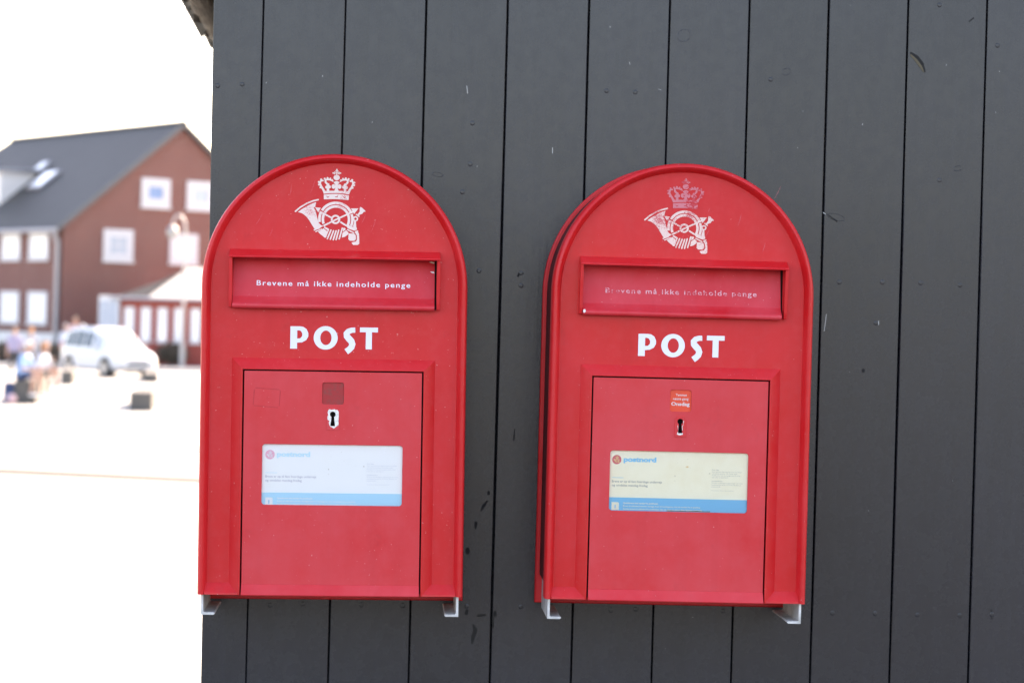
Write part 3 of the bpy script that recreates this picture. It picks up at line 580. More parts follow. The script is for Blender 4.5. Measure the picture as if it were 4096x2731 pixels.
    tb = B(); add_text(tb, SW + .0002, 'Breve er op til fem hverdage undervejs', -.120 - du, .2123 + dvv, .0043, .0916, .008); add_text(tb, SW + .0002, 'og omdeles mandag-fredag', -.120 - du, .2053 + dvv, .0043, .0655, .008); P(tb, 'heading', 'grey_print_dark' if cream else 'grey_print')
    tb = B()
    for i, (t, wd) in enumerate((('Post App.', .013), ("Scan og hent Post App'en, hvor du finder", .0547), ('nærmeste posthus. Du finder også', .0465), ('Mobilporto, hvis du mangler porto til et', .0520), ('brev eller et Quickbrev.', .0305), None or ('', 0), ('Kundeservice', .0195), ('Du kan få yderligere oplysninger via vores', .0570), ('kundeservice på tlf. 70 70 70 30 eller på', .0540), ('postnord.dk', .0162), ('', 0), ('Post Danmark A/S er en del af PostNord', .0405))):
        if t: add_text(tb, SW + .0002, t, .0630 - du, .2381 + dvv - i * .00340, .0021 if i < 11 else .0015, wd, .012 if i in (0, 6) else 0)
    P(tb, 'small_print', 'faint_print_dark' if cream else 'faint_print')
    tb = B(); flat(tb, [[(-.1195 - du, .1622 + dvv), (-.1062 - du, .1622 + dvv), (-.1062 - du, .1745 + dvv), (-.1080 - du, .1763 + dvv), (-.1195 - du, .1763 + dvv)]], SW + .0002)
    ii = P(tb, 'info_panel', 'print_cream' if cream else 'print_white')
    tb = B(); add_text(tb, SW + .0003, 'i', -.1141 - du, .1655 + dvv, .0065, .0022, .06); P(tb, 'info_letter', 'info_blue')
    tb = B()
    for i, (t, wd) in enumerate((('Quickbreve skal sendes fra posthuset.', .0645), ('Breve til udlandet kommer hurtigst frem til modtageren, hvis de sendes fra et posthus.', .142), ('Sendes breve til udlandet fra postkassen, kan de være op til tre dage længere undervejs.', .1455))): add_text(tb, SW + .0002, t, -.0985 - du, .1738 + dvv - i * .0053, .0027, wd, .03 if i == 0 else .012)
    P(tb, 'band_lettering', 'print_cream' if cream else 'text_white')
    if cream:
        for pts, mt in (([(-.02, .1650), (-.012, .1655), (-.004, .1648), (.004, .1653), (.02, .1650), (.035, .1655), (.05, .1649), (.06, .1652), (.06, .1640), (-.02, .1640)], 'moss'), ([(.012, .2455), (.0165, .2470), (.019, .2452), (.016, .2436)], 'logo_yellow')):
            sb = B(); flat(sb, [pts], SW + .0004); P(sb, 'stain', mt)
    pb = B(); flat(pb, [rrect(-.1260, .1268, .1634, .2724, .0055)], DW - .0018); pb.build('clear_cover', 'plastic', R)
    # glue outline left by a removed sticker
    if not cream:
        gb = B(); q = [(-141.6, 374.1), (-95.0, 371.0), (-96.8, 338.5), (-143.7, 342.0)]
        for i in range(4):
            a, c_ = Vector(q[i]), Vector(q[(i + 1) % 4]); flat(gb, [mm(stroke([a + (c_ - a) * .04, a + (c_ - a) * .5, a + (c_ - a) * (.9 if i % 2 else .97)], [1.0, .8, 1.1], False))], DW + .0002)
        gb.build('glue_outline', 'glue', R)
    # scratches on the upper panel
    for k in range(9):
        sb = B(); x, y = RND.uniform(-170, 170), RND.uniform(640, 740); a = RND.uniform(.9, 1.4); L = RND.uniform(6, 26); flat(sb, [mm(stroke([(x, y), (x + L * .5 * math.cos(a), y + L * .5 * math.sin(a)), (x + L * math.cos(a + .05), y + L * math.sin(a + .05))], [.2, .45, .2], False))], W_ - .0001); sb.build('scratch', 'faded_print', R)
    # galvanised angle brackets underneath
    for s_ in (-1, 1):
        bb = B(); t = .0042; xo = .2328; pr = [(xo, .0262), (xo, -.0370), (xo - .0230, -.0370), (xo - .0255, -.0350), (xo - .0235, -.0328), (xo - t - .002, -.0328), (xo - t, -.0308), (xo - t, .0262)]
        if s_ < 0: pr = [(-x, z) for x, z in pr][::-1]
        n = len(pr); y0, y1 = -.186, -.0185
        bb.add([(x, y0, z) for x, z in pr] + [(x, y1, z) for x, z in pr], [tuple(range(n))[::-1], tuple(range(n, 2 * n))] + [(i, (i + 1) % n, (i + 1) % n + n, i + n) for i in range(n)])
        bm_ = bb.build('bracket', 'bracket', R); 
        bmx = bmesh.new(); bmx.from_mesh(bm_.data); bmesh.ops.recalc_face_normals(bmx, faces=bmx.faces); bmx.to_mesh(bm_.data); bmx.free()
    return R
make_postbox((-.0952, -.0005, 1.797), .011, 'red postbox at the shed corner with bare metal round its keyhole', False)
make_postbox((.5330, -.0005, 1.7995), 0., 'red postbox away from the corner with orange card above its keyhole', True)

# ================================================================== BACKGROUND ACROSS THE PLAZA
def fan(b_, vs): b_.add(vs, [tuple(range(len(vs)))])
def slab(b_, pts, dz):                                   # planar polygon extruded down by dz
    n = len(pts); b_.add([tuple(p) for p in pts] + [(p[0], p[1], p[2] - dz) for p in pts], [tuple(range(n)), tuple(range(2 * n - 1, n - 1, -1))] + [(i, i + n, (i + 1) % n + n, (i + 1) % n) for i in range(n)])
# ---- brick house; local x = along the gable, local y = along the long front
house = tag(empty('brick_house', (-13.94, 94.09, 0), (0, 0, rad(35))), 'two-storey red brick house with dark slate roof across the plaza', 'house')
GW, LB, EZ, RZ, RB = 11.2, 19.6, 5.95, 10.5, 16.8
b = B(); fan(b, [(0, 0, .12), (GW, 0, .12), (GW, 0, EZ), (GW / 2, 0, RZ - .05), (0, 0, EZ)]); b.build('gable_wall', 'brick', house)
b = B(); fan(b, [(0, LB, .12), (0, 0, .12), (0, 0, EZ), (0, LB, EZ)]); b.build('front_wall', 'brick', house)
b = B(); fan(b, [(GW, 0, .12), (GW, LB, .12), (GW, LB, EZ), (GW, 0, EZ)]); fan(b, [(GW, LB, .12), (0, LB, .12), (0, LB, EZ), (GW, LB, EZ)]); b.build('rear_wall', 'brick', house)
b = B(); b.box(-.06, GW + .06, -.06, LB + .06, .12, 1.30); b.build('plinth', 'off_white', house)
ov = .35; k = (RZ - EZ) / (GW / 2)
b = B()
slab(b, [(-ov, -.25, EZ - ov * k + .16), (GW / 2, -.25, RZ + .16), (GW / 2, RB, RZ + .16), (-ov, LB + ov, EZ - ov * k + .16)], .16)
slab(b, [(GW + ov, LB + ov, EZ - ov * k + .16), (GW / 2, RB, RZ + .16), (GW / 2, -.25, RZ + .16), (GW + ov, -.25, EZ - ov * k + .16)], .16)
slab(b, [(-ov, LB + ov, EZ - ov * k + .16), (GW / 2, RB, RZ + .16), (GW + ov, LB + ov, EZ - ov * k + .16)], .16)
roof = b.build('roof', 'slate', house)
b = B(); b.tube([(GW / 2, -.28, RZ + .16), (GW / 2, RB, RZ + .16)], .11, 10); b.build('ridge_tiles', 'slate', roof, 40)
for sgn in (0, 1):
    xe = -ov if sgn == 0 else GW + ov
    b = B(); b.add([(xe, -.28, EZ - ov * k - .02), (GW / 2, -.28, RZ - .04), (GW / 2, -.28, RZ + .19), (xe, -.28, EZ - ov * k + .19)] + [(xe, -.20, EZ - ov * k - .02), (GW / 2, -.20, RZ - .04), (GW / 2, -.20, RZ + .19), (xe, -.20, EZ - ov * k + .19)], [(0, 1, 2, 3), (7, 6, 5, 4), (3, 2, 6, 7), (0, 4, 5, 1)]); b.build('bargeboard', 'dark_trim', roof)
b = B(); b.tube([(-ov - .06, -.2, EZ - ov * k + .02), (-ov - .06, LB + .2, EZ - ov * k + .02)], .10, 10); b.build('gutter', 'zinc', house, 40)
b = B(); b.tube([(-ov - .06, .25, EZ - ov * k), (-.14, .25, EZ - .75), (-.14, .25, .2)], .11, 10); b.build('downpipe', 'zinc', house, 40)
def window(parent, p0, ex_, nrm, w_, h, pane, mull=True, name='window', fw=.13):
    """casement: frame proud of the wall, pane set back in it, glazing bar"""
    p0 = Vector(p0); ex_ = Vector(ex_).normalized(); nrm = Vector(nrm).normalized(); ez = Vector((0, 0, 1)) if abs(nrm.z) < .3 else nrm.cross(ex_)
    def bx(b_, a0, a1, c0, c1, d0, d1):
        q = [p0 + ex_ * a + ez * c + nrm * d for d in (d0, d1) for a, c in ((a0, c0), (a1, c0), (a1, c1), (a0, c1))]
        b_.add(q, [(0, 3, 2, 1), (4, 5, 6, 7), (0, 1, 5, 4), (1, 2, 6, 5), (2, 3, 7, 6), (3, 0, 4, 7)])
    f = B(); bx(f, 0, fw, 0, h, -.02, .05); bx(f, w_ - fw, w_, 0, h, -.02, .05); bx(f, fw, w_ - fw, 0, fw, -.02, .05); bx(f, fw, w_ - fw, h - fw, h, -.02, .05)
    fo = f.build(name, 'white_paint', parent)
    g = B(); bx(g, fw - .01, w_ - fw + .01, fw - .01, h - fw + .01, .004, .016); g.build('pane', pane, fo)
    if mull: g = B(); bx(g, w_ / 2 - .035, w_ / 2 + .035, fw, h - fw, .017, .045); bx(g, fw, w_ - fw, h * .5 - .03, h * .5 + .03, .017, .040); g.build('glazing_bar', 'white_paint', fo)
    g = B(); bx(g, -.05, w_ + .05, -.07, -.005, -.02, .10); g.build('sill', 'off_white', fo)
    return fo
for a0, z0, wd, h, pn, fw, mu in ((3.66, 6.90, 1.42, 1.24, 'pane_blue', .36, False), (5.92, 6.90, 1.42, 1.24, 'pane', .36, False), (1.88, 4.48, 1.44, 1.36, 'pane', .34, True), (5.12, 4.48, 1.42, 1.32, 'pane_white', .30, False), (8.2, 4.48, 1.42, 1.32, 'pane', .3, True)):
    window(house, (a0, 0, z0), (1, 0, 0), (0, -1, 0), wd, h, pn, mu, fw=fw)
for bb_ in (1.32, 4.03, 6.9, 9.8, 12.7, 15.6):
    for z0 in (4.46, 1.68): window(house, (0, bb_ + 1.86, z0), (0, -1, 0), (-1, 0, 0), 1.86, 1.40, 'pane_white', False)
# dormer and skylights on the front slope
dm = B(); y0, y1 = 8.6, 12.4; xa = 1.15; za = EZ + k * xa + .16; zt = 8.55; xb_ = (zt - .16 - EZ) / k
dm.add([(xa, y0, za - .1), (xa, y1, za - .1), (xa, y1, zt), (xa, y0, zt), (xb_, y0, zt), (xb_, y1, zt)], [(0, 3, 2, 1), (0, 4, 3), (1, 2, 5)]); d_ = dm.build('dormer', 'off_white', house)
dr = B(); slab(dr, [(xa - .25, y0 - .2, zt + .14), (xb_ + .35, y0 - .2, zt + .24), (xb_ + .35, y1 + .2, zt + .24), (xa - .25, y1 + .2, zt + .14)], .16); dr.build('dormer_roof', 'zinc', d_)
for q in (y1 - .15, (y0 + y1) / 2 - .08):
    g = B(); g.box(xa - .04, xa + .02, q - 1.65, q, za + .1, zt - .15); g.build('dormer_window', 'pane_white', d_)
sl = Vector((1, 0, k)).normalized(); sn = Vector((-k, 0, 1)).normalized()
for xs, y0, wd, h in ((1.95, 7.55, 1.35, 1.35), (3.0, 9.3, .8, .85)):
    o_ = Vector((xs, y0, EZ + k * xs + .16)) + sn * .03; ey = Vector((0, -1, 0))
    q = [o_, o_ + ey * wd, o_ + ey * wd + sl * h, o_ + sl * h]; f = B(); f.add(q + [p + sn * .10 for p in q], [(0, 3, 2, 1), (4, 5, 6, 7), (0, 1, 5, 4), (1, 2, 6, 5), (2, 3, 7, 6), (3, 0, 4, 7)]); so = f.build('skylight', 'zinc', house)
    q = [o_ + ey * .1 + sl * .1, o_ + ey * (wd - .1) + sl * .1, o_ + ey * (wd - .1) + sl * (h - .1), o_ + ey * .1 + sl * (h - .1)]; f = B(); f.add([p + sn * .115 for p in q], [(0, 1, 2, 3)]); f.build('pane', 'pane_white', so)

plain('annex_brick', (.30, .06, .045), .85)
# ---- low annex with tall white windows
an = tag(empty('annex_building', (-11.1, 91.0, .0)), 'low brick annex with hip roof and tall white windows below brick gable', 'building')
AW, AD, AH = 6.6, 4.0, 2.80
b = B(); b.box(0, AW, 0, AD, .12, AH); b.build('wall', 'annex_brick', an)
b = B(); slab(b, [(1.15, -.30, AH + .12), (AW + .2, -.30, AH + .12), (AW - .8, 3.3, 4.25), (2.45, 3.3, 4.25)], .10); b.build('roof_slope', 'roof_sunlit', an)  # sunlit side of the hip roof, its light put into the pale colour
b = B(); slab(b, [(-.35, -.20, AH + .14), (1.13, -.30, AH + .13), (2.43, 3.3, 4.25), (2.43, 3.9, 4.25), (-.35, AD + .2, AH + .14)], .10); b.build('roof_slope', 'roof_shaded', an)  # shaded side of the same roof, its shade put into the dark colour
b = B(); b.tube([(-.35, -.36, AH + .06), (AW + .25, -.36, AH + .06)], .07, 8); b.build('gutter', 'zinc', an, 40)
for i in range(9): window(an, (.15 + i * .68, 0, 1.12), (1, 0, 0), (0, -1, 0), .44, 1.40, 'pane_white', False, fw=.07)
po = B(); po.box(-.85, -.02, -.3, .9, .12, 2.95); pch = po.build('porch', 'off_white', an)
for i in range(3): g = B(); g.box(-.80 + i * .26, -.60 + i * .26, -.335, -.302, .3, 2.75); g.build('porch_panel', 'pane', pch)

# ---- street lamp
lp = tag(empty('street_lamp', (-8.44, 90.0, .12)), 'tall street lamp with curved arm and hanging globe beside annex', 'street lamp')
b = B(); b.tube([(0, 0, 0), (0, 0, .9), (0, 0, .92), (0, 0, 5.6)], [.11, .11, .075, .06], 12); b.build('post', 'lamp_post_paint', lp, 40)
b = B(); b.tube([(-.27 + .27 * math.cos(rad(a)), 0, 5.58 + .6 * math.sin(rad(a))) for a in range(0, 181, 12)], .045, 8); b.build('arm', 'lamp_post_paint', lp, 40)
b = B(); b.ball((-.52, 0, 5.45), .24, 16, 12); gl_ = b.build('globe', 'globe', lp, 60)
b = B(); b.tube([(-.52, 0, 5.62), (-.52, 0, 5.72), (-.53, 0, 5.76)], [.22, .12, .05], 14); b.build('cap', 'lamp_post_paint', gl_, 40)

# ---- stone seat blocks
def block(x, y, wd, dp, h, rot, label):
    b_ = B(); b_.box(-wd / 2, wd / 2, -dp / 2, dp / 2, 0, h); o = b_.build('stone_block', 'granite'); bevelled(o, .02, 2); o.location = (x, y, .0); o.rotation_euler = (0, 0, rot); return tag(o, label, 'stone block', 'stone seat blocks on the plaza')
def bench(x, y, wd, h, rot, label):       # long stone bench seen end-on; x, y = middle of its near end
    o = block(x - 2.4 * math.sin(rot), y + 2.4 * math.cos(rot), wd, 4.8, h, rot, label); o.name = 'stone_bench'; o['category'] = 'stone bench'; o['group'] = 'long stone benches on the plaza'; return o
bench(-5.73, 49.40, .52, .44, .06, 'long granite bench nearest the shed corner, empty on open paving')
bench(-9.92, 67.20, .36, .42, .10, 'long granite bench ending in front of the white car rear wheel')
bench(-7.78, 71.50, .46, .30, .10, 'long granite bench ending beside the white car bonnet')
bench(-8.78, 51.85, .52, .57, .07, 'long granite bench carrying the two seated people')
block(-9.45, 83.0, .9, .45, .42, .1, 'granite seat block with two people beyond the white car')

plain('sky_tinted_glass', (.20, .23, .25), .05, 0, .9)  # paler base carries the sky reflection of the windscreen
# ---- white car, local x = forward, y = left
car = tag(empty('parked_car', (-9.93, 77.77, 0), (0, 0, rad(-55))), 'white people carrier parked on the plaza facing the shed', 'car')
ST = [  # x, half width low, z bottom, z belt, half width belt, z roof, half width roof
    (-2.16, .74, .42, .86, .74, .90, .60), (-2.08, .82, .30, .95, .82, 1.36, .60), (-1.98, .85, .26, 1.00, .85, 1.62, .62), (-1.5, .87, .22, 1.00, .87, 1.71, .66), (-.6, .88, .20, .99, .88, 1.74, .68), (.25, .88, .20, .98, .88, 1.70, .66),
    (.62, .88, .20, .97, .87, 1.52, .62), (1.05, .87, .20, .96, .86, 1.20, .66), (1.28, .87, .21, .94, .85, 1.00, .70), (1.75, .85, .24, .86, .80, .90, .55), (2.02, .80, .28, .74, .74, .78, .46), (2.16, .66, .34, .60, .62, .64, .40)]
b = B(); n = 12
for x, hl, zb, zl, hb_, zr, hr in ST:
    half = [(hl * .86, zb), (hl, zb + .12), (hl + .01, (zb + zl) / 2), (hb_, zl), (hr + (hb_ - hr) * .12, zl + (zr - zl) * .86), (hr * .82, zr)]
    b.v += [(x, y, z) for y, z in half] + [(x, -y, z) for y, z in half[::-1]]
for i in range(len(ST) - 1):
    for j in range(n): a = i * n + j; c_ = i * n + (j + 1) % n; b.f.append((a, c_, c_ + n, a + n))
b.f += [tuple(range(n))[::-1], tuple(range((len(ST) - 1) * n, len(ST) * n))]
b.build('body', 'car', car, 38)
def car_pt(x, s_, t, off=.012):         # point on the side glass: t 0 belt .. 1 roof
    for q, r in zip(ST, ST[1:]):
        if q[0] <= x <= r[0]:
            u = (x - q[0]) / (r[0] - q[0]); v_ = [q[i] + (r[i] - q[i]) * u for i in range(7)]; break
    y0, z0, y1, z1 = v_[4], v_[3], v_[6] + (v_[4] - v_[6]) * .12, v_[3] + (v_[5] - v_[3]) * .86
    return (x, s_ * (y0 + (y1 - y0) * t + off), z0 + (z1 - z0) * t)
for s_ in (1, -1):
    for x0, x1, t1a, t1b in ((-1.78, -1.12, .9, .95), (-1.04, -.30, .96, .96), (-.22, .70, .96, .8)):
        g = B(); xs = [x0 + (x1 - x0) * i / 4 for i in range(5)]; g.v = [car_pt(x, s_, .07) for x in xs] + [car_pt(x, s_, t1a + (t1b - t1a) * i / 4) for i, x in enumerate(xs)]; g.f = [(i, i + 1, i + 6, i + 5) for i in range(4)]; g.build('side_window', 'car_glass', car)
    g = B(); g.box(.62, .80, s_ * .90 - .0, s_ * 1.02, .98, 1.12); bevelled(g.build('mirror', 'car', car), .03, 2)
    g = B(); g.ball((1.93, s_ * .66, .68), .17, 12, 8, (1.0, .9, .55)); g.build('headlight', 'lamp_lens', car, 60)
    g = B(); g.ball((-2.08, s_ * .74, 1.0), .13, 12, 8, (.6, .8, 1.6)); g.build('tail_light', 'red_lens', car, 60)
    for wx in (-1.33, 1.33):
        wl = B(); prf = [(.22, -.10), (.30, -.11), (.325, -.08), (.325, .08), (.30, .11), (.22, .10)]; nn_ = 24
        wl.v = [(wx + r * math.cos(2 * math.pi * k_ / nn_), s_ * .80 + y, .325 + r * math.sin(2 * math.pi * k_ / nn_)) for k_ in range(nn_) for r, y in prf]
        wl.f = [(k_ * 6 + j, ((k_ + 1) % nn_) * 6 + j, ((k_ + 1) % nn_) * 6 + (j + 1) % 6, k_ * 6 + (j + 1) % 6) for k_ in range(nn_) for j in range(6)]; who = wl.build('wheel', 'tyre', car, 40)
        rm = B(); rm.tube([(wx, s_ * .80, .325), (wx, s_ * .905, .325)], [.215, .20], 20); rm.build('rim', 'rim', who, 40)
        ar = B(); ar.tube([(wx, s_ * .70, .34), (wx, s_ * .888, .34)], .385, 24); ar.build('wheel_arch', 'black_plastic', car, 40)
    rr = B(); rr.tube([(-1.5, s_ * .55, 1.66), (-1.4, s_ * .56, 1.73), (0, s_ * .56, 1.74), (.1, s_ * .55, 1.67)], .02, 6); rr.build('roof_rail', 'rim', car, 40)
g = B(); fan(g, [(.645, .52, 1.495), (.645, -.52, 1.495), (1.22, -.66, 1.055), (1.22, .66, 1.055)]); g.v = [(x + .02, y, z + .015) for x, y, z in g.v]; g.build('windscreen', 'sky_tinted_glass', car)
g = B(); fan(g, [(-2.075, -.56, 1.02), (-2.075, .56, 1.02), (-1.955, .50, 1.48), (-1.955, -.50, 1.48)]); g.v = [(x - .03, y, z) for x, y, z in g.v]; g.build('rear_window', 'car_glass', car)
g = B(); g.box(2.10, 2.19, -.42, .42, .46, .58); bevelled(g.build('grille', 'black_plastic', car), .02, 1)
g = B(); g.box(2.02, 2.15, -.62, .62, .27, .36); bevelled(g.build('air_intake', 'black_plastic', car), .02, 1)

# ---- people
def capsule(b_, p, q, r0, r1):
    p, q = Vector(p), Vector(q); b_.tube([p, q], [r0, r1], 10); b_.ball(p, r0, 10, 6); b_.ball(q, r1, 10, 6)
def person(loc, face, h, pose, top_, legs, shoes, skin, hair, label, hair_len=0., sleeves=.45, shorts=False, lean=.0, group='people on the plaza'):
    """one continuous body from joints in metres for a 1.75 m figure; local -y = the way the person faces"""
    R = tag(empty('person', loc, (0, 0, face)), label, 'person', group); sc = h / 1.75
    J = {}; sit = pose == 'sit'
    hipz = .92 if not sit else .0
    hip = Vector((0, 0, hipz)); ca, sa = math.cos(lean), math.sin(lean)
    up = lambda x, y, z: hip + Vector((x, y * ca - z * sa, z * ca + y * sa))
    J['chest'] = up(0, .0, .36); J['neck'] = up(0, .01, .54); J['head'] = up(0, -.02, .70) + Vector((0, -.02 * (1 + 2 * lean), 0))
    bones = []
    def bone(a, c_, r0, r1, reg): bones.append((Vector(a), Vector(c_), r0, r1, reg))
    for x in (-.06, .06): bone(hip + Vector((x, 0, 0)), up(x * 1.1, 0, .20), .125, .118, 'legs' if False else 'top'); bone(up(x * 1.1, 0, .20), up(x * 1.5, 0, .42), .115, .115, 'top')
    bone(hip + Vector((-.07, 0, -.03)), hip + Vector((.07, 0, -.03)), .125, .125, 'legs')
    bone(up(-.13, 0, .46), up(.13, 0, .46), .075, .075, 'top'); bone(J['chest'] + Vector((0, 0, .06)), J['neck'], .07, .055, 'skin'); bone(J['neck'], J['head'], .052, .05, 'skin')
    hands = []
    for s_ in (-1, 1):
        sh = up(s_ * .185, 0, .47)
        if sit: el = up(s_ * .25, -.12, .20); ha = hip + Vector((s_ * .15, -.38, .13))
        elif pose == 'walk': el = sh + Vector((s_ * .05, s_ * .10, -.28)); ha = el + Vector((s_ * .0, s_ * .02 - .08, -.25))
        else: el = sh + Vector((s_ * .06, .03, -.29)); ha = el + Vector((-s_ * .01, -.08, -.25))
        md = sh + (el - sh) * (sleeves / .5 if sleeves < .5 else 1)
        bone(sh, md, .062, .054, 'top')
        if sleeves < .5: bone(md, el, .046, .042, 'skin')
        bone(el, ha, .042, .030, 'top' if sleeves > .9 else 'skin'); dirn = (ha - el).normalized(); hands.append((ha, dirn, s_))
        bone(ha, ha + dirn * .08, .034, .036, 'skin')
        hp = hip + Vector((s_ * .09, 0, -.03))
        if sit: kn = hip + Vector((s_ * .13, -.44, .02)); an_ = kn + Vector((0, .03 - .05 * s_, -.44))
        elif pose == 'walk': kn = hp + Vector((0, -.10 * s_, -.43)); an_ = kn + Vector((0, .12 if s_ < 0 else -.06, -.40))
        else: kn = hp + Vector((s_ * .02, -.01, -.43)); an_ = kn + Vector((0, .03, -.41))
        bone(hp, hp + (kn - hp) * .8, .088, .070, 'legs'); bone(hp + (kn - hp) * .8, kn, .066, .058, 'skin' if shorts else 'legs'); bone(kn, kn + (an_ - kn) * .35, .056, .058, 'skin' if shorts else 'legs'); bone(kn + (an_ - kn) * .35, an_, .058, .038, 'skin' if shorts else 'legs')
        bone(an_ + Vector((0, .03, -.045)), an_ + Vector((0, -.16, -.055)), .042, .036, 'shoes')
    b_ = B()
    for a, c_, r0, r1, reg in bones: capsule(b_, a, c_, r0, r1)
    hd = J['head']; b_.ball(hd + Vector((0, 0, .03)), .1, 16, 12, (.80, .98, 1.20)); b_.ball(hd + Vector((0, -.03, -.05)), .07, 12, 8, (.85, .9, .9))
    b_.ball(hd + Vector((0, -.105, .0)), .020, 8, 6, (.8, 1, 1.3))
    for s_ in (-1, 1): b_.ball(hd + Vector((s_ * .083, .01, .01)), .028, 8, 6, (.4, .8, 1.2))
    me = b_.mesh('body'); tmp = bpy.data.objects.new('tmp', me); COL.objects.link(tmp)
    md_ = tmp.modifiers.new('r', 'REMESH'); md_.mode = 'VOXEL'; md_.voxel_size = .020; sm = tmp.modifiers.new('s', 'SMOOTH'); sm.iterations = 4; sm.factor = .5
    me2 = bpy.data.meshes.new_from_object(tmp.evaluated_get(bpy.context.evaluated_depsgraph_get())); bpy.data.objects.remove(tmp)
    regs = ['skin', 'top', 'legs', 'shoes']; mats = [skin, top_, legs, shoes]; me2.materials.clear()
    for mt in mats: me2.materials.append(MAT[mt])
    segs = [(a, c_ - a, max((c_ - a).length_squared, 1e-9), (r0 + r1) / 2, regs.index(reg)) for a, c_, r0, r1, reg in bones] + [(hd, Vector((0, 0, .08)), .0064, .1, 0)]
    for p in me2.polygons:
        ce = p.center; best = 9; bi = 0
        for a, d, l2, r, ri in segs:
            t = min(1, max(0, (ce - a).dot(d) / l2)); e = (ce - a - d * t).length - r
            if e < best: best = e; bi = ri
        p.material_index = bi; p.use_smooth = True
    # five fingers on each hand
    bm_ = bmesh.new(); bm_.from_mesh(me2); fb = B()
    for ha, dn, s_ in hands:
        side = dn.cross(Vector((0, -1, 0))); side = side.normalized() if side.length > .1 else Vector((1, 0, 0)); pal = side.cross(dn).normalized()
        for q, L in zip((-.027, -.009, .009, .027), (.058, .070, .074, .064)):
            p0 = ha + dn * .095 + side * q; fb.tube([p0, p0 + dn * L * .5 + pal * .006, p0 + dn * L * .9 + pal * .022], [.0095, .0088, .007], 6)
        p0 = ha + dn * .03 - side * .03 * s_; fb.tube([p0, p0 + dn * .03 - side * .025 * s_, p0 + dn * .06 - side * .03 * s_ + pal * .01], [.012, .010, .008], 6)
    o0 = len(bm_.verts); vv = [bm_.verts.new(p) for p in fb.v]
    for f in fb.f: bm_.faces.new([vv[i] for i in f]).material_index = 0
    bm_.to_mesh(me2); bm_.free()
    body = bpy.data.objects.new('body', me2); COL.objects.link(body); body.parent = R
    hb2 = B(); hb2.ball(hd + Vector((0, .018, .052)), .108, 16, 12, (.84, .98, 1.10))
    hb2.v = [(x, max(y, hd.y - .078 + max(0, (hd.z + .10 - z)) * .9), max(z, hd.z - .02 - hair_len * (1 if y > hd.y else .2))) for x, y, z in hb2.v]; hb2.build('hair', hair, R, 60)
    fc = B()
    for s_ in (-1, 1): fc.ball(hd + Vector((s_ * .032, -.090, .028)), .011, 8, 6)
    fc.build('eyes', 'eye', R, 60); fc = B(); fc.ball(hd + Vector((0, -.091, -.058)), .022, 8, 6, (1, .35, .3)); fc.build('mouth', 'lips', R, 60)
    for c_ in R.children: c_.scale = (sc, sc, sc)
    return R
person((-8.93, 52.10, .57 + .13), rad(68), 1.76, 'sit', 'shirt_blue', 'navy', 'shoe_white', 'skin', 'hair_grey', 'grey-haired person in light blue shirt seated at the near bench end', sleeves=.42, shorts=True, lean=.22)
person((-8.78, 54.10, .57 + .12), rad(62), 1.66, 'sit', 'shirt_white', 'khaki', 'shoe_white', 'skin', 'hair_ginger', 'ginger-haired person in white shirt seated beside the grey-haired one', .10, .42, True, .18)
person((-12.15, 79.0, .10), rad(60), 1.15, 'sit', 'charcoal', 'charcoal', 'shoe_dark', 'skin', 'hair_brown', 'small child in dark clothes sitting on the ground by the car rear', .05, .95, False, .25)
person((-12.35, 72.2, 0), rad(10), 1.70, 'stand', 'shirt_lilac', 'charcoal', 'shoe_dark', 'skin_tan', 'hair_brown', 'brown-haired person in lilac top standing left of the white car', .08, .42)
person((-11.78, 72.0, 0), rad(-25), 1.68, 'walk', 'shirt_grey', 'khaki', 'shoe_dark', 'skin', 'hair_ginger', 'person in grey shirt walking, nearest the car rear', .0, .95)
person((-12.98, 71.4, 0), rad(35), 1.42, 'walk', 'shirt_pink', 'denim', 'shoe_white', 'skin', 'hair_brown', 'shorter person in pink top at the left edge of the picture', .06, .42)
person((-12.44, 87.4, .12), rad(0), 1.93, 'stand', 'shirt_pink', 'charcoal', 'shoe_dark', 'skin_tan', 'hair_dark', 'tallest person of three standing behind the white car roof', .0, .42)
person((-12.78, 87.2, .12), rad(20), 1.62, 'stand', 'shirt_white', 'denim', 'shoe_dark', 'skin', 'hair_grey', 'person in white top left of the tall one behind the car', .05, .95)
person((-12.10, 87.2, .12), rad(-15), 1.63, 'stand', 'shirt_white', 'khaki', 'shoe_dark', 'skin', 'hair_grey', 'person in white top right of the tall one behind the car', .05, .95)
person((-9.62, 82.9, .42 + .10), rad(15), 1.30, 'sit', 'shirt_pink', 'denim', 'shoe_white', 'skin_tan', 'hair_brown', 'child in pink seated on a block, nearer the car bonnet', .06, .42, True, .1)
person((-9.24, 83.0, .42 + .10), rad(-10), 1.30, 'sit', 'shirt_lilac', 'khaki', 'shoe_white', 'skin_tan', 'hair_brown', 'child in lilac seated on a block, farther from the car', .02, .42, True, .1)
# ball and bag by the seated pair
bl = B(); bl.ball((0, 0, .13), .13, 18, 12); o = tag(bl.build('play_ball', 'shirt_pink', None, 60), 'pink ball on the paving in front of the occupied bench', 'ball'); o.location = (-9.04, 51.40, 0)
sm_ = B(); sm_.box(-.13, .13, -.10, .10, .0, .52); o = sm_.build('backpack', 'navy'); bevelled(o, .05, 3); tag(o, 'navy blue backpack standing against the occupied bench', 'backpack'); o.location = (-9.21, 51.95, 0); o.rotation_euler = (0, .06, .2)
sm_ = B(); sm_.box(-.10, .10, -.135, -.101, .05, .26); p_ = sm_.build('front_pocket', 'denim', o); bevelled(p_, .02, 2)
for s_ in (-1, 1): sm_ = B(); sm_.tube([(s_ * .07, .095, .06), (s_ * .08, .15, .2), (s_ * .07, .10, .38)], .014, 6); sm_.build('strap', 'charcoal', o, 60)

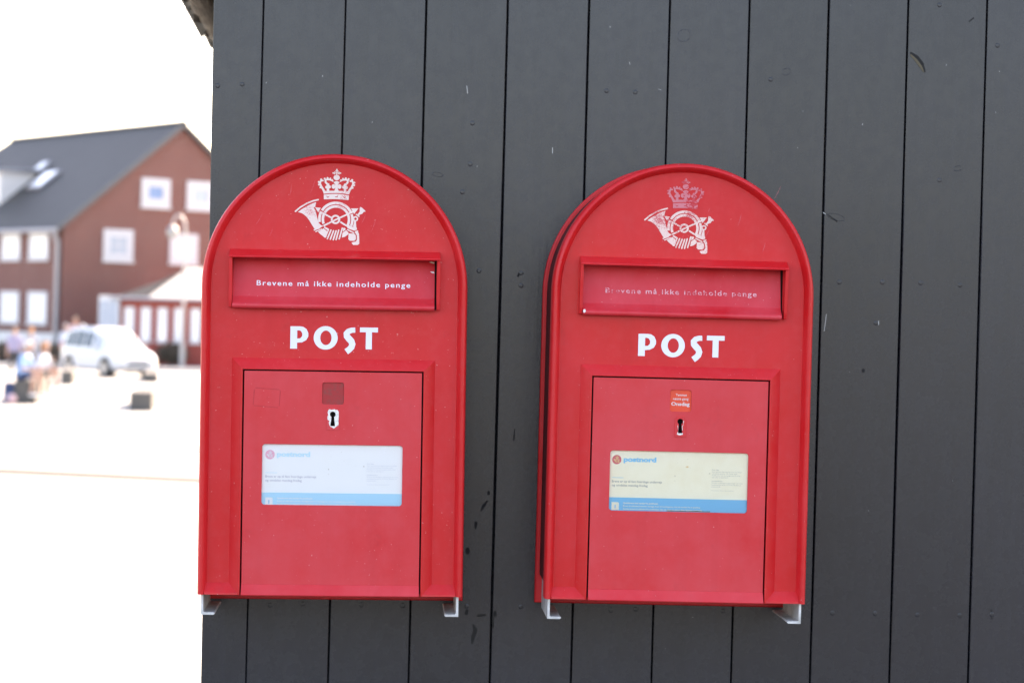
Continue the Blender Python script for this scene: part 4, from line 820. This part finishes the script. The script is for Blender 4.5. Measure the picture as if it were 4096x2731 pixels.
# ---- hedge and shrubs
def foliage(b_, c, r, n, s_):
    for _ in range(n):
        while True:
            p = Vector((RND.uniform(-1, 1), RND.uniform(-1, 1), RND.uniform(-1, 1)))
            if .35 < p.length < 1: break
        p = Vector((c[0] + p.x * r[0], c[1] + p.y * r[1], c[2] + p.z * r[2] * RND.uniform(.8, 1.08)))
        a = Vector((RND.uniform(-1, 1), RND.uniform(-1, 1), RND.uniform(-1, 1))).normalized() * s_; d = a.orthogonal().normalized() * s_ * .5
        b_.add([p - a, p + d, p + a, p - d], [(0, 1, 2, 3)])
def shrub(loc, r, n, mat, label, s_=.07):
    R = tag(empty('shrub', loc), label, 'shrub', 'shrubs by the brick buildings'); b_ = B()
    for _ in range(5): foliage(b_, (RND.uniform(-.35, .35) * r[0], RND.uniform(-.3, .3) * r[1], r[2] * RND.uniform(.85, 1.15)), (r[0] * .7, r[1] * .7, r[2] * .8), n // 5, s_)
    b_.v = [(x, y, max(z, .02)) for x, y, z in b_.v]; b_.build('leaves', mat, R)
    for _ in range(4): t = B(); a = RND.uniform(0, 6.28); t.tube([(0, 0, 0), (r[0] * .25 * math.cos(a), r[1] * .25 * math.sin(a), r[2] * .7), (r[0] * .5 * math.cos(a), r[1] * .5 * math.sin(a), r[2] * 1.3)], [.03, .02, .008], 6); t.build('stem', 'bark', R, 60)
shrub((-11.75, 92.6, .12), (.45, .4, 1.05), 2600, 'leaf', 'tall dark green shrub against the brick gable')
shrub((-8.95, 90.3, .12), (.75, .4, .55), 2600, 'leaf_brown', 'low dark brown shrub under the annex windows')
hd_ = tag(empty('hedge', (-15.2, 89.6, .12)), 'low brownish clipped hedge below the house plinth', 'hedge'); b = B()
for i in range(11): foliage(b, (-2.4 + i * .5, RND.uniform(-.05, .05), .42), (.42, .35, .44), 900, .06)
b.v = [(x, y, max(z, .02)) for x, y, z in b.v]; b.build('leaves', 'leaf_brown', hd_)
for i in range(11): t = B(); t.tube([(-2.4 + i * .5, 0, 0), (-2.38 + i * .5, .03, .35), (-2.45 + i * .5, -.05, .75)], [.03, .022, .008], 6); t.build('stem', 'bark', hd_, 60)
